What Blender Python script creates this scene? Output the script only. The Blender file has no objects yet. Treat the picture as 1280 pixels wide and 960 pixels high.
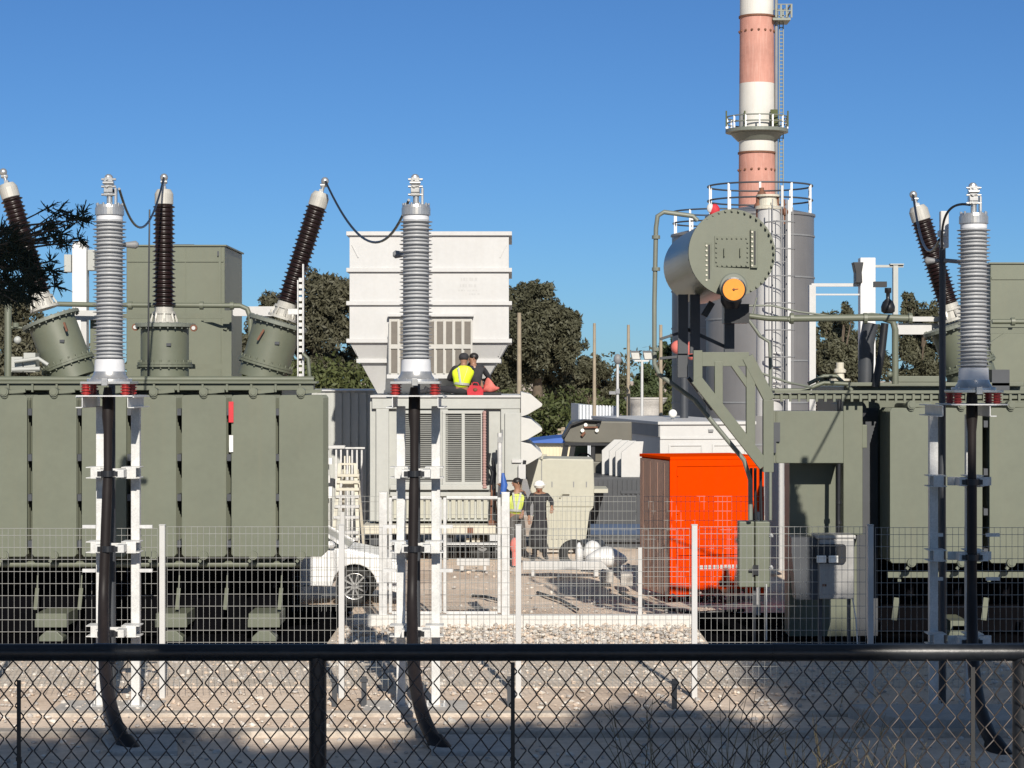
import bpy, bmesh, math, random
import numpy as np
from mathutils import Vector, Matrix, Euler
random.seed(7); RNG = np.random.default_rng(7)
R = math.radians; PI = math.pi
SC = bpy.context.scene
COL = SC.collection
EYE, F, HY = 3.95, 2700.0, 473.0          # eye height, focal length in photo pixels, horizon row
def at(px, py, d):                        # a point of the place at distance d
    return Vector(((px-640)*d/F, d, EYE-(py-HY)*d/F))
def gx(px, d): return (px-640)*d/F
def gz(py, d): return EYE-(py-HY)*d/F
def pt(px, z, d): return Vector((gx(px, d), d, z))

# ------------------------------------------------------------------ materials
MATS = {}
def mat(name, col, rough=.6, metal=0., var=.12, scale=3., bump=0., bscale=40., streak=0., dirt=(.12,.09,.06), spec=.5, fine=0.):
    m = bpy.data.materials.new(name); m.use_nodes = True
    nt = m.node_tree; N = nt.nodes; L = nt.links
    b = N['Principled BSDF']
    b.inputs['Roughness'].default_value = rough; b.inputs['Metallic'].default_value = metal
    b.inputs['Specular IOR Level'].default_value = spec
    tc = N.new('ShaderNodeTexCoord')
    no = N.new('ShaderNodeTexNoise'); no.inputs['Scale'].default_value = scale; no.inputs['Detail'].default_value = 6; no.inputs['Roughness'].default_value = .65
    L.new(tc.outputs['Object'], no.inputs['Vector'])
    cr = N.new('ShaderNodeValToRGB')
    cr.color_ramp.elements[0].position = .3; cr.color_ramp.elements[1].position = .7
    cr.color_ramp.elements[0].color = [c*(1-var) for c in col]+[1]
    cr.color_ramp.elements[1].color = [min(1, c*(1+var)) for c in col]+[1]
    L.new(no.outputs['Fac'], cr.inputs['Fac'])
    out = cr.outputs['Color']
    if fine:
        n3 = N.new('ShaderNodeTexNoise'); n3.inputs['Scale'].default_value = scale*9; n3.inputs['Detail'].default_value = 3
        L.new(tc.outputs['Object'], n3.inputs['Vector'])
        r3 = N.new('ShaderNodeValToRGB'); r3.color_ramp.elements[0].position = .35; r3.color_ramp.elements[1].position = .7
        lo = 1-fine; r3.color_ramp.elements[0].color = (lo, lo, lo, 1); r3.color_ramp.elements[1].color = (1, 1, 1, 1)
        L.new(n3.outputs['Fac'], r3.inputs['Fac'])
        mm = N.new('ShaderNodeMix'); mm.data_type = 'RGBA'; mm.blend_type = 'MULTIPLY'; mm.inputs['Factor'].default_value = 1
        L.new(out, mm.inputs[6]); L.new(r3.outputs['Color'], mm.inputs[7]); out = mm.outputs[2]
    if streak:
        mp = N.new('ShaderNodeMapping'); mp.inputs['Scale'].default_value = (7, 7, .5)
        L.new(tc.outputs['Object'], mp.inputs['Vector'])
        n2 = N.new('ShaderNodeTexNoise'); n2.inputs['Scale'].default_value = 1.3; n2.inputs['Detail'].default_value = 7
        L.new(mp.outputs['Vector'], n2.inputs['Vector'])
        r2 = N.new('ShaderNodeValToRGB'); r2.color_ramp.elements[0].position = .5; r2.color_ramp.elements[1].position = .8
        r2.color_ramp.elements[0].color = (0, 0, 0, 1); r2.color_ramp.elements[1].color = (streak,)*3+(1,)
        L.new(n2.outputs['Fac'], r2.inputs['Fac'])
        mx = N.new('ShaderNodeMix'); mx.data_type = 'RGBA'
        L.new(r2.outputs['Color'], mx.inputs['Factor']); L.new(out, mx.inputs[6]); mx.inputs[7].default_value = (*dirt, 1)
        out = mx.outputs[2]
    L.new(out, b.inputs['Base Color'])
    if bump:
        n4 = N.new('ShaderNodeTexNoise'); n4.inputs['Scale'].default_value = bscale; n4.inputs['Detail'].default_value = 5
        L.new(tc.outputs['Object'], n4.inputs['Vector'])
        bp = N.new('ShaderNodeBump'); bp.inputs['Strength'].default_value = bump; bp.inputs['Distance'].default_value = .02
        L.new(n4.outputs['Fac'], bp.inputs['Height']); L.new(bp.outputs['Normal'], b.inputs['Normal'])
    MATS[name] = m
    return m
GREEN = mat('sage_green_paint', (.127,.140,.102), .5, 0, .08, 1.2, streak=.22, dirt=(.16,.15,.10), fine=.05)
GREEN2 = mat('sage_green_enclosure_paint', (.134,.147,.105), .5, 0, .09, .8, streak=.24, dirt=(.16,.15,.10), fine=.05)
FLANGE = mat('grey_green_flange', (.17,.185,.155), .5, .1, .1, 3)
GALV = mat('galvanised_steel', (.62,.62,.61), .45, .25, .16, 9, streak=.18, dirt=(.33,.32,.30), fine=.15)
LEGM = mat('bright_galvanised_steel', (.64,.64,.62), .5, .1, .14, 7, streak=.25, dirt=(.40,.39,.37), fine=.18)
PSTEEL = mat('pale_steel_sheet', (.34,.335,.32), .4, .2, .12, 6, streak=.2, dirt=(.3,.29,.28), fine=.1)
WHITE = mat('white_paint', (.50,.50,.49), .5, 0, .04, 1.5, streak=.16, dirt=(.40,.38,.34), fine=.04)
BCAP = mat('pale_grey_bushing_fitting', (.44,.43,.39), .45, .1, .1, 5, streak=.15, dirt=(.28,.26,.22))
FFRAME = mat('grey_white_filter_frame', (.44,.43,.395), .5, 0, .07, 4)
CREAM = mat('cream_metal', (.54,.51,.42), .5, 0, .07, 4)
LGREY = mat('light_grey_paint', (.40,.41,.385), .5, 0, .06, 1.2, streak=.14, dirt=(.30,.29,.25), fine=.05)
BEIGE = mat('beige_sheet_metal', (.42,.415,.345), .55, 0, .05, 1.0, streak=.10, dirt=(.32,.30,.24), fine=.05)
MGREY = mat('mid_grey_paint', (.2,.205,.21), .55, 0, .1, 1.5, streak=.15, dirt=(.13,.12,.11))
DGREY = mat('dark_grey_paint_and_shade', (.045,.05,.058), .5, 0, .15, 2)
TANKM = mat('grey_tank_cladding', (.185,.18,.178), .4, .25, .08, .6, streak=.2, dirt=(.11,.10,.10))
BLACK = mat('black_paint', (.012,.013,.016), .4, 0, .2, 8)
RAILM = mat('black_pipe_paint', (.018,.021,.026), .38, 0, .3, 6, bump=.05, fine=.3)
WIREB = mat('dull_galvanised_wire', (.075,.062,.055), .5, .2, .3, 20)
BARB = mat('dark_bar', (.02,.02,.02), .5)
CABLE = mat('black_cable_sheath', (.014,.0105,.010), .55, 0, .2, 6, streak=.3, dirt=(.035,.025,.022), spec=.3)
PORC = mat('brown_porcelain', (.013,.006,.0055), .34, 0, .2, 5)
SILIC = mat('grey_silicone_sheds', (.34,.35,.36), .42, 0, .06, 6)
SILIC2 = mat('pale_silicone_collar', (.62,.63,.65), .42, 0, .04, 6)
ALU = mat('cast_aluminium', (.50,.50,.49), .32, .65, .12, 14, fine=.15)
REDI = mat('red_post_insulator', (.30,.022,.018), .35, 0, .1, 8)
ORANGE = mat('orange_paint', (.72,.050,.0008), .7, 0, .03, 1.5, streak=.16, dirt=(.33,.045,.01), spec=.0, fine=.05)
ORSIDE = mat('shade_brown_cabinet_side', (.42,.25,.18), .6, 0, .12, 2, streak=.3, dirt=(.15,.10,.07))  # orange side in shadow, its shade put in as brown
WOOD = mat('weathered_pole', (.30,.25,.18), .8, 0, .18, 3, streak=.35, dirt=(.16,.13,.10))
CONC = mat('pale_concrete', (.47,.445,.41), .85, 0, .14, 2.5, bump=.3, bscale=30, fine=.2, streak=.15, dirt=(.25,.23,.2))
KERBM = mat('white_kerb_concrete', (.62,.61,.58), .8, 0, .1, 3, bump=.2, fine=.12)
RUST = mat('rusty_steel', (.16,.07,.04), .8, 0, .3, 8)
CHRED = mat('faded_red_chimney_paint', (.49,.24,.185), .75, 0, .16, .5, streak=.5, dirt=(.62,.40,.33), fine=.06)
CHWHITE = mat('chimney_white_paint', (.58,.565,.52), .7, 0, .09, .5, streak=.4, dirt=(.5,.44,.36))
BARK = mat('bark', (.11,.085,.06), .9, 0, .25, 4, bump=.4)
def leafmat(name, c1, c2, scale=.5):
    m = mat(name, [(a+b)/2 for a, b in zip(c1, c2)], .6, 0, .0, scale)
    cr = [n for n in m.node_tree.nodes if n.type == 'VALTORGB'][0]
    cr.color_ramp.elements[0].color = (*c1, 1); cr.color_ramp.elements[1].color = (*c2, 1)
    m.node_tree.nodes['Principled BSDF'].inputs['Specular IOR Level'].default_value = .25
    return m
EUC = leafmat('olive_eucalyptus_leaves', (.048,.05,.03), (.098,.096,.058), .6)
EUC2 = leafmat('brownish_tree_leaves', (.052,.052,.032), (.10,.095,.06), .6)
PINEM = leafmat('dark_casuarina_needles', (.018,.028,.016), (.035,.045,.025), 2)
HEDGE = leafmat('hedge_leaves', (.045,.06,.018), (.085,.095,.035), .6)
SHADEL = leafmat('deep_green_leaves', (.04,.06,.025), (.07,.09,.04), .6)
DRY = leafmat('dry_grass_blades', (.16,.13,.07), (.26,.21,.12), 3)
SKIN1 = mat('tan_skin', (.30,.16,.10), .5, 0, .06, 10)
HAIRM = mat('black_hair', (.012,.010,.009), .5, 0, .2, 40)
HIVIS = mat('hi_vis_yellow', (.62,.78,.02), .6, 0, .08, 12)
HIVIS2 = mat('faded_hi_vis_yellow', (.50,.58,.10), .65, 0, .12, 12)
TAPE = mat('silver_reflective_tape', (.42,.44,.40), .4, .2, .08, 10)
CLOTHD = mat('dark_cloth', (.022,.022,.026), .8, 0, .3, 14)
CLOTHG = mat('grey_work_trousers', (.085,.08,.075), .85, 0, .2, 14)
CLOTHB = mat('blue_cloth', (.03,.06,.20), .8, 0, .2, 14)
REDC = mat('red_cloth', (.45,.018,.03), .7, 0, .15, 14)
PINKC = mat('salmon_cloth', (.62,.16,.13), .7, 0, .12, 14)
CARW = mat('white_car_paint', (.78,.78,.77), .22, 0, .02, 2)
TYRE = mat('tyre_rubber', (.018,.018,.018), .8, 0, .2, 20)
RIM = mat('alloy_rim', (.55,.55,.54), .3, .6, .05, 10)
TRUCKP = mat('grey_green_truck_paint', (.11,.105,.085), .5, 0, .1, 2, streak=.2)
GLASSD = mat('dark_glass', (.015,.02,.022), .08, 0, .1, 4)
GLASSG = mat('green_tinted_cab_panel', (.28,.38,.24), .4, 0, .06, 2)
DIALM = mat('amber_dial', (.75,.26,.02), .35, 0, .08, 10)
WHITEL = mat('white_lens', (.85,.84,.78), .2, 0, .03, 10)
LOUV = mat('brown_grey_filter_media', (.155,.14,.12), .8, 0, .1, 10)
BLUET = mat('blue_tarpaulin', (.03,.10,.36), .5, 0, .15, 1)
CREAMW = mat('cream_wall', (.62,.54,.38), .7, 0, .06, 1, streak=.15)
PALEBL = mat('pale_container_paint', (.60,.63,.66), .5, 0, .05, 1, streak=.15)
PITSHADE = mat('pit_and_underside_shade', (.004,.004,.005), 1, 0, .3, 2, spec=0)  # near-black stands for shade in the pit and under the radiators
FWIRE = mat('fence_wire_zinc', (.34,.345,.33), .5, .1, .15, 12)
LOUVM = mat('louvre_grey_paint', (.27,.275,.26), .5, 0, .08, 3)
EARTHK = mat('earth_stained_kerb', (.50,.44,.37), .9, 0, .2, 2.5, bump=.3, bscale=30, fine=.25)
GLOSSG = mat('sage_green_gloss_paint', (.115,.125,.092), .34, 0, .08, 1.2, streak=.2, dirt=(.13,.12,.08))
PLAST = mat('black_plastic_sheet', (.016,.018,.022), .45, 0, .3, 2, bump=.3, bscale=5)
WPLAST = mat('white_plastic_film', (.66,.66,.65), .4, 0, .08, 5, bump=.2, bscale=9)
YELL = mat('yellow_paint', (.62,.50,.07), .5, 0, .1, 6)

# ------------------------------------------------------------------ mesh builder
def frame_to(d):
    d = Vector(d).normalized()
    up = Vector((0, 0, 1)) if abs(d.z) < .95 else Vector((0, 1, 0))
    x = up.cross(d).normalized(); y = d.cross(x)
    return x, y, d
def world_loc(o):
    v = Vector((0, 0, 0))
    while o is not None: v += o.location; o = o.parent
    return v
class MB:
    def __init__(s): s.v = []; s.f = []; s.sm = []; s.mi = []; s.cur = 0; s.ch = []
    def add(s, vs, fs, smooth=False):
        k = len(s.v); s.ch.append((k, len(s.f))); s.v += [tuple(v) for v in vs]
        for f in fs:
            s.f.append(tuple(i+k for i in f)); s.sm.append(smooth); s.mi.append(s.cur)
        return s
    def box(s, x0, x1, y0, y1, z0, z1):
        vs = [(x, y, z) for z in (z0, z1) for y in (y0, y1) for x in (x0, x1)]
        return s.add(vs, [(0,2,3,1), (4,5,7,6), (0,1,5,4), (2,6,7,3), (0,4,6,2), (1,3,7,5)])
    def bar(s, a, b, w, h=None, roll=0):
        """rectangular bar from a to b, w across, h up"""
        h = w if h is None else h; a = Vector(a); b = Vector(b)
        x, y, d = frame_to(b-a)
        if roll:
            q = Matrix.Rotation(roll, 3, d); x = q @ x; y = q @ y
        vs = [p + x*sx*w/2 + y*sy*h/2 for p in (a, b) for sy in (-1, 1) for sx in (-1, 1)]
        return s.add(vs, [(0,2,3,1), (4,5,7,6), (0,1,5,4), (2,6,7,3), (0,4,6,2), (1,3,7,5)])
    def cyl(s, a, b, r0, r1=None, n=16, caps=True, smooth=True):
        r1 = r0 if r1 is None else r1; a = Vector(a); b = Vector(b); x, y, d = frame_to(b-a)
        vs = []
        for p, r in ((a, r0), (b, r1)):
            for i in range(n):
                t = 2*PI*i/n; vs.append(p + x*r*math.cos(t) + y*r*math.sin(t))
        s.add(vs, [(i, (i+1) % n, n+(i+1) % n, n+i) for i in range(n)], smooth)
        if caps:
            s.add(vs[:n], [tuple(range(n-1, -1, -1))]); s.add(vs[n:], [tuple(range(n))])
        return s
    def tube(s, pts, r, n=8, caps=True):
        pts = [Vector(p) for p in pts]; rs = r if isinstance(r, (list, tuple)) else [r]*len(pts)
        vs = []; prev = None
        for i, p in enumerate(pts):
            d = (pts[min(i+1, len(pts)-1)]-pts[max(i-1, 0)])
            if d.length < 1e-9: d = Vector((0, 0, 1))
            d.normalize()
            if prev is None: x, y, _ = frame_to(d)
            else:
                x = prev - d*prev.dot(d)
                if x.length < 1e-6: x, _, _ = frame_to(d)
                x.normalize(); y = d.cross(x)
            prev = x
            for k in range(n):
                t = 2*PI*k/n; vs.append(p + x*rs[i]*math.cos(t) + y*rs[i]*math.sin(t))
        fs = []
        for i in range(len(pts)-1):
            for k in range(n):
                fs.append((i*n+k, i*n+(k+1) % n, (i+1)*n+(k+1) % n, (i+1)*n+k))
        s.add(vs, fs, True)
        if caps:
            s.add(vs[:n], [tuple(range(n-1, -1, -1))]); s.add(vs[-n:], [tuple(range(n))])
        return s
    def lathe(s, o, d, prof, n=24, smooth=False, closed=True):
        """prof = list of (distance along axis, radius)"""
        o = Vector(o); x, y, d = frame_to(d); vs = []
        for (h, r) in prof:
            for i in range(n):
                t = 2*PI*i/n; vs.append(o + d*h + x*r*math.cos(t) + y*r*math.sin(t))
        fs = []
        for j in range(len(prof)-1):
            for i in range(n): fs.append((j*n+i, j*n+(i+1) % n, (j+1)*n+(i+1) % n, (j+1)*n+i))
        s.add(vs, fs, smooth)
        if closed:
            s.add(vs[:n], [tuple(range(n-1, -1, -1))]); s.add(vs[-n:], [tuple(range(n))])
        return s
    def ball(s, c, rx, ry=None, rz=None, n=12, m=8):
        ry = rx if ry is None else ry; rz = rx if rz is None else rz; c = Vector(c)
        vs = [c+Vector((0, 0, -rz))]
        for j in range(1, m):
            ph = -PI/2+PI*j/m
            for i in range(n):
                t = 2*PI*i/n; vs.append(c+Vector((rx*math.cos(ph)*math.cos(t), ry*math.cos(ph)*math.sin(t), rz*math.sin(ph))))
        vs.append(c+Vector((0, 0, rz)))
        fs = [(0, 1+(i+1) % n, 1+i) for i in range(n)]
        for j in range(m-2):
            for i in range(n): fs.append((1+j*n+i, 1+j*n+(i+1) % n, 1+(j+1)*n+(i+1) % n, 1+(j+1)*n+i))
        k = 1+(m-2)*n
        fs += [(k+i, k+(i+1) % n, len(vs)-1) for i in range(n)]
        return s.add(vs, fs, True)
    def prism(s, pts, d0, d1, axis='y'):
        """polygon (u,v) extruded along an axis: y -> (x,z), x -> (y,z), z -> (x,y)"""
        def mk(u, v, d): return {'y': (u, d, v), 'x': (d, u, v), 'z': (u, v, d)}[axis]
        n = len(pts)
        vs = [mk(u, v, d0) for u, v in pts]+[mk(u, v, d1) for u, v in pts]
        return s.add(vs, [tuple(range(n-1, -1, -1)), tuple(range(n, 2*n))]+[(i, (i+1) % n, n+(i+1) % n, n+i) for i in range(n)])
    def loft(s, a, b):
        n = len(a)
        return s.add(list(a)+list(b), [tuple(range(n-1, -1, -1)), tuple(range(n, 2*n))]+[(i, (i+1) % n, n+(i+1) % n, n+i) for i in range(n)])
    def rotz(s, ang, c, start=0):
        ca, sa = math.cos(ang), math.sin(ang)
        for i in range(start, len(s.v)):
            x, y, z = s.v[i]; x -= c[0]; y -= c[1]
            s.v[i] = (c[0]+x*ca-y*sa, c[1]+x*sa+y*ca, z)
        return s
    def pieces(s):
        """far-apart pieces of the shapes collected so far, each as an MB of its own"""
        if not 1 < len(s.ch) <= 120: return [s]
        ends = s.ch[1:]+[(len(s.v), len(s.f))]; bx = []
        for (a, _), (b, _) in zip(s.ch, ends):
            p = np.array([tuple(v) for v in s.v[a:b]]); bx.append((p.min(0), p.max(0)))
        n = len(bx); root = list(range(n))
        def find(i):
            while root[i] != i: i = root[i]
            return i
        for i in range(n):
            for j in range(i+1, n):
                gap = np.maximum(0, np.maximum(bx[i][0]-bx[j][1], bx[j][0]-bx[i][1])); sz = max((bx[i][1]-bx[i][0]).max(), (bx[j][1]-bx[j][0]).max())
                if np.sqrt((gap**2).sum()) <= max(.02, .45*sz): root[find(i)] = find(j)
        gr = {}
        for i in range(n): gr.setdefault(find(i), []).append(i)
        if len(gr) == 1: return [s]
        out = []
        for mem in gr.values():
            q = MB()
            for i in mem:
                (va, fa), (vb, fb) = s.ch[i], ends[i]; k = len(q.v); q.ch.append((k, len(q.f)))
                q.v += s.v[va:vb]; q.f += [tuple(x-va+k for x in f) for f in s.f[fa:fb]]; q.sm += s.sm[fa:fb]; q.mi += s.mi[fa:fb]
            out.append(q)
        return out
    def build(s, name, m, parent=None, base=None, bevel=0., label=None):
        if parent and name not in ('lettering', 'faded_lettering', 'needles', 'branches', 'wire_panel', 'wire_mesh'):
            ps = s.pieces()
            if len(ps) > 1: return [q.build1(name, m, parent, base, bevel, label) for q in ps][0]
        return s.build1(name, m, parent, base, bevel, label)
    def build1(s, name, m, parent=None, base=None, bevel=0., label=None):
        off = world_loc(parent) if parent else Vector(base if base is not None else (0, 0, 0))
        me = bpy.data.meshes.new(name)
        me.from_pydata([(x-off.x, y-off.y, z-off.z) for x, y, z in s.v], [], s.f)
        for mm in (m if isinstance(m, (list, tuple)) else [m]): me.materials.append(mm)
        me.polygons.foreach_set('use_smooth', s.sm); me.polygons.foreach_set('material_index', s.mi)
        bm = bmesh.new(); bm.from_mesh(me); bmesh.ops.recalc_face_normals(bm, faces=bm.faces); bm.to_mesh(me); bm.free()
        me.update()
        o = bpy.data.objects.new(name, me); COL.objects.link(o)
        if parent: o.parent = parent
        else: o.location = off
        if bevel:
            b = o.modifiers.new('bevel', 'BEVEL'); b.width = bevel; b.segments = 2; b.limit_method = 'ANGLE'; b.angle_limit = R(40)
        if label: o['label'] = label
        return o
def tag(o, label, cat, group=None, kind=None):
    if kind: o['kind'] = kind
    if label: o['label'] = label
    if cat: o['category'] = cat
    if group: o['group'] = group
    return o
def thing(name, label, cat, loc, group=None):
    o = bpy.data.objects.new(name, None); COL.objects.link(o); o.empty_display_size = .2
    o.location = Vector(loc)
    return tag(o, label, cat, group)
def structure(o): o['kind'] = 'structure'; return o
def copy_tree(o, parent=None):
    c = o.copy(); COL.objects.link(c)
    if parent: c.parent = parent
    for ch in list(o.children): copy_tree(ch, c)
    return c
def dup(o, delta, label, group=None):
    c = copy_tree(o); c.location = o.location+Vector(delta); c['label'] = label
    if group: c['group'] = group
    return c
def one(mb, name, m, label, cat, base, group=None, bevel=0., kind=None):
    return tag(mb.build(name, m, None, base, bevel), label, cat, group, kind)

# ------------------------------------------------------------------ camera, sun and sky
cam = bpy.data.cameras.new('camera'); co = bpy.data.objects.new('camera', cam); COL.objects.link(co)
cam.sensor_width = 36; cam.lens = 36*F/1280; co.location = (0, 0, EYE); co.rotation_euler = (R(90), 0, 0)
cam.shift_y = (HY-480)/1280; cam.clip_end = 6000; cam.clip_start = .05
SC.camera = co
SUNV = Vector((-.99, 6.6, -3.58)).normalized()
sl = bpy.data.lights.new('sun', 'SUN'); so = bpy.data.objects.new('sun', sl); COL.objects.link(so)
sl.energy = 4.9; sl.angle = R(.53); sl.color = (1, .93, .83)
so.rotation_euler = SUNV.to_track_quat('-Z', 'Y').to_euler(); so.location = (10, -40, 40)
w = bpy.data.worlds.new('World'); SC.world = w; w.use_nodes = True
bg = w.node_tree.nodes['Background']; sk = w.node_tree.nodes.new('ShaderNodeTexSky')
sk.sky_type = 'NISHITA'; sk.sun_disc = False; sk.sun_elevation = math.asin(-SUNV.z); sk.sun_rotation = math.atan2(-SUNV.x, -SUNV.y)
sk.air_density = .75; sk.dust_density = .15; sk.ozone_density = 3.5; sk.altitude = 100
tint = w.node_tree.nodes.new('ShaderNodeMix'); tint.data_type = 'RGBA'; tint.blend_type = 'MULTIPLY'; tint.inputs['Factor'].default_value = 1
w.node_tree.links.new(sk.outputs[0], tint.inputs[6])
stc = w.node_tree.nodes.new('ShaderNodeTexCoord'); sxyz = w.node_tree.nodes.new('ShaderNodeSeparateXYZ'); srmp = w.node_tree.nodes.new('ShaderNodeValToRGB')
w.node_tree.links.new(stc.outputs['Generated'], sxyz.inputs[0]); w.node_tree.links.new(sxyz.outputs['Z'], srmp.inputs['Fac']); w.node_tree.links.new(srmp.outputs['Color'], tint.inputs[7])
srmp.color_ramp.elements[0].position = .2; srmp.color_ramp.elements[0].color = (.42, .665, .925, 1); srmp.color_ramp.elements[1].position = .42; srmp.color_ramp.elements[1].color = (1.5, 1.3, 1.08, 1)  # overhead sky brightened and warmed, an added fill for shaded areas
w.node_tree.links.new(tint.outputs[2], bg.inputs[0]); bg.inputs[1].default_value = .074
SC.view_settings.view_transform = 'Standard'; SC.view_settings.look = 'None'; SC.view_settings.gamma = 1; SC.view_settings.exposure = .22
SC.view_settings.use_curve_mapping = False
SC.cycles.max_bounces = 5; SC.cycles.diffuse_bounces = 3; SC.cycles.transparent_max_bounces = 6

# ------------------------------------------------------------------ ground
def ground_material(name, cols, s1, bump, fine):
    m = bpy.data.materials.new(name); m.use_nodes = True; nt = m.node_tree; N = nt.nodes; L = nt.links; b = N['Principled BSDF']
    b.inputs['Roughness'].default_value = .95; b.inputs['Specular IOR Level'].default_value = .15
    tc = N.new('ShaderNodeTexCoord')
    n1 = N.new('ShaderNodeTexNoise'); n1.inputs['Scale'].default_value = s1; n1.inputs['Detail'].default_value = 8; n1.inputs['Roughness'].default_value = .7
    L.new(tc.outputs['Object'], n1.inputs['Vector'])
    cr = N.new('ShaderNodeValToRGB'); e = cr.color_ramp.elements
    e[0].position = .3; e[1].position = .72; e[0].color = (*cols[0], 1); e[1].color = (*cols[2], 1)
    x = e.new(.5); x.color = (*cols[1], 1)
    L.new(n1.outputs['Fac'], cr.inputs['Fac'])
    n2 = N.new('ShaderNodeTexNoise'); n2.inputs['Scale'].default_value = fine; n2.inputs['Detail'].default_value = 6; n2.inputs['Roughness'].default_value = .75
    L.new(tc.outputs['Object'], n2.inputs['Vector'])
    r2 = N.new('ShaderNodeValToRGB'); r2.color_ramp.elements[0].position = .32; r2.color_ramp.elements[1].position = .68
    r2.color_ramp.elements[0].color = (.80, .78, .75, 1); r2.color_ramp.elements[1].color = (1.04, 1.04, 1.04, 1)
    L.new(n2.outputs['Fac'], r2.inputs['Fac'])
    mm = N.new('ShaderNodeMix'); mm.data_type = 'RGBA'; mm.blend_type = 'MULTIPLY'; mm.inputs['Factor'].default_value = 1
    L.new(cr.outputs['Color'], mm.inputs[6]); L.new(r2.outputs['Color'], mm.inputs[7]); L.new(mm.outputs[2], b.inputs['Base Color'])
    bp = N.new('ShaderNodeBump'); bp.inputs['Strength'].default_value = bump; bp.inputs['Distance'].default_value = .06
    L.new(n2.outputs['Fac'], bp.inputs['Height']); L.new(bp.outputs['Normal'], b.inputs['Normal'])
    return m
SAND = ground_material('sandy_earth', ((.50,.39,.30), (.72,.59,.475), (.82,.70,.58)), .45, .35, 7)
GRAVB = ground_material('crushed_stone', ((.50,.43,.35), (.66,.575,.48), (.74,.66,.57)), 1.2, .4, 18)
def bank_z(y):
    if y < 8.2: return 2.05
    if y < 14:
        t = (y-8.2)/5.8; return 2.05*(1-t*t*(3-2*t))
    return 0.
xs = [-3000,-600,-150,-60]+[-40+1.0*i for i in range(81)]+[60,150,600,3000]
ys = [-1500,-200,-40,-20]+[-14+.8*i for i in range(90)]+[60+2*i for i in range(20)]+[110,150,250,600,3000]
vs = []
for y in ys:
    for x in xs:
        z = bank_z(y)
        if z > .01: z += .05*math.sin(x*1.7+y)*math.sin(y*2.3)
        if 38 < y < 46 and 1.5 < x < 6.5: z -= .17*min(1, (y-38)/1.5)*min(1, (46-y)/3)*min(1, (x-1.5)/1.2, (6.5-x)/.8)
        if y > 36 and y < 60 and abs(x) < 40: z += .035*math.sin(x*1.3+1.1*y)+.025*math.sin(2.9*x-y*1.7)-.03
        vs.append((x, y, z))
nx = len(xs)
g = MB(); g.add(vs, [(j*nx+i, j*nx+i+1, (j+1)*nx+i+1, (j+1)*nx+i) for j in range(len(ys)-1) for i in range(nx-1)], True)
structure(g.build('ground', SAND))
g = MB(); g.box(-40, 40, 27.6, 34.15, -.05, .012); structure(g.build('gravel_bed', GRAVB))
g = MB(); g.box(-40, 40, 23.75, 24.0, -.1, .07); structure(g.build('trench_kerb', EARTHK, bevel=.015))
g = MB(); g.box(-40, 40, 25.2, 25.42, -.1, .045); structure(g.build('trench_edge', EARTHK, bevel=.015))
g = MB()
for i in range(6):
    x0 = -2.52+i*.9; g.box(x0, x0+.893, 34.25, 34.5, -.1, .19)
structure(g.build('white_kerb', KERBM, bevel=.012))
g = MB(); g.box(-14, -2.75, 31.75, 37.5, -.1, .022); g.box(2.92, 14, 31.75, 36.2, -.1, .024); structure(g.build('oil_pit_shade', PITSHADE))  # flat dark sheets; shade of the sunken pit put into their colour
g = MB(); g.box(-60, 60, 62, 95, -.05, .014); structure(g.build('concrete_yard', CONC))
# loose stones: nobody could count them
def rock(mb, c, r):
    q = Euler((random.random()*6, random.random()*6, random.random()*6)).to_matrix()
    t = (1+5**.5)/2
    pts = [(-1,t,0),(1,t,0),(-1,-t,0),(1,-t,0),(0,-1,t),(0,1,t),(0,-1,-t),(0,1,-t),(t,0,-1),(t,0,1),(-t,0,-1),(-t,0,1)]
    fs = [(0,11,5),(0,5,1),(0,1,7),(0,7,10),(0,10,11),(1,5,9),(5,11,4),(11,10,2),(10,7,6),(7,1,8),(3,9,4),(3,4,2),(3,2,6),(3,6,8),(3,8,9),(4,9,5),(2,4,11),(6,2,10),(8,6,7),(9,8,1)]
    sx, sy, sz = r*random.uniform(.6, 1.2), r*random.uniform(.6, 1.2), r*random.uniform(.45, .8)
    vs = []
    for p in pts:
        v = q @ (Vector(p)*(.53*random.uniform(.8, 1.2)))
        vs.append((c[0]+v.x*sx, c[1]+v.y*sy, c[2]+v.z*sz))
    mb.cur = random.randint(0, 2); mb.add(vs, fs)
STONES = [mat('pale_stone', (.60,.56,.50), .9, 0, .2, 8), mat('grey_stone', (.42,.39,.36), .9, 0, .2, 8), mat('pinkish_stone', (.56,.46,.37), .9, 0, .2, 8)]
g = MB()
for i in range(6000):
    y = random.uniform(24.1, 34.1); hw = y*.25
    x = random.uniform(-hw, hw)
    if y > 31.5 and (x < -2.7 or x > 2.8): continue
    if y < 27.6 and random.random() < .45: continue
    rock(g, (x, y, .02), random.choice((.012, .015, .02, .028, .04)) * random.uniform(.7, 1.3))
for i in range(2600):                                      # rubble heaped in front of the white kerb
    y = random.uniform(30.5, 34.1); x = random.uniform(-2.6, 2.85)
    rock(g, (x, y, .03+.05*random.random()), random.uniform(.015, .05))
for i in range(900):
    y = random.uniform(14.5, 23.7); x = random.uniform(-y*.25, y*.25)
    rock(g, (x, y, .01), random.uniform(.02, .05))
tag(g.build('gravel', STONES), 'loose grey and pinkish stones strewn over the ground', 'gravel', kind='stuff')
g = MB()
for i in range(420):
    y = random.uniform(35, 46); x = random.uniform(-3, 5)
    rock(g, (x, y, .0), random.choice((.012,.018,.025,.05)))
tag(g.build('rubble', STONES), 'scattered rubble on the sandy yard behind the white kerb', 'rubble', kind='stuff')
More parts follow.
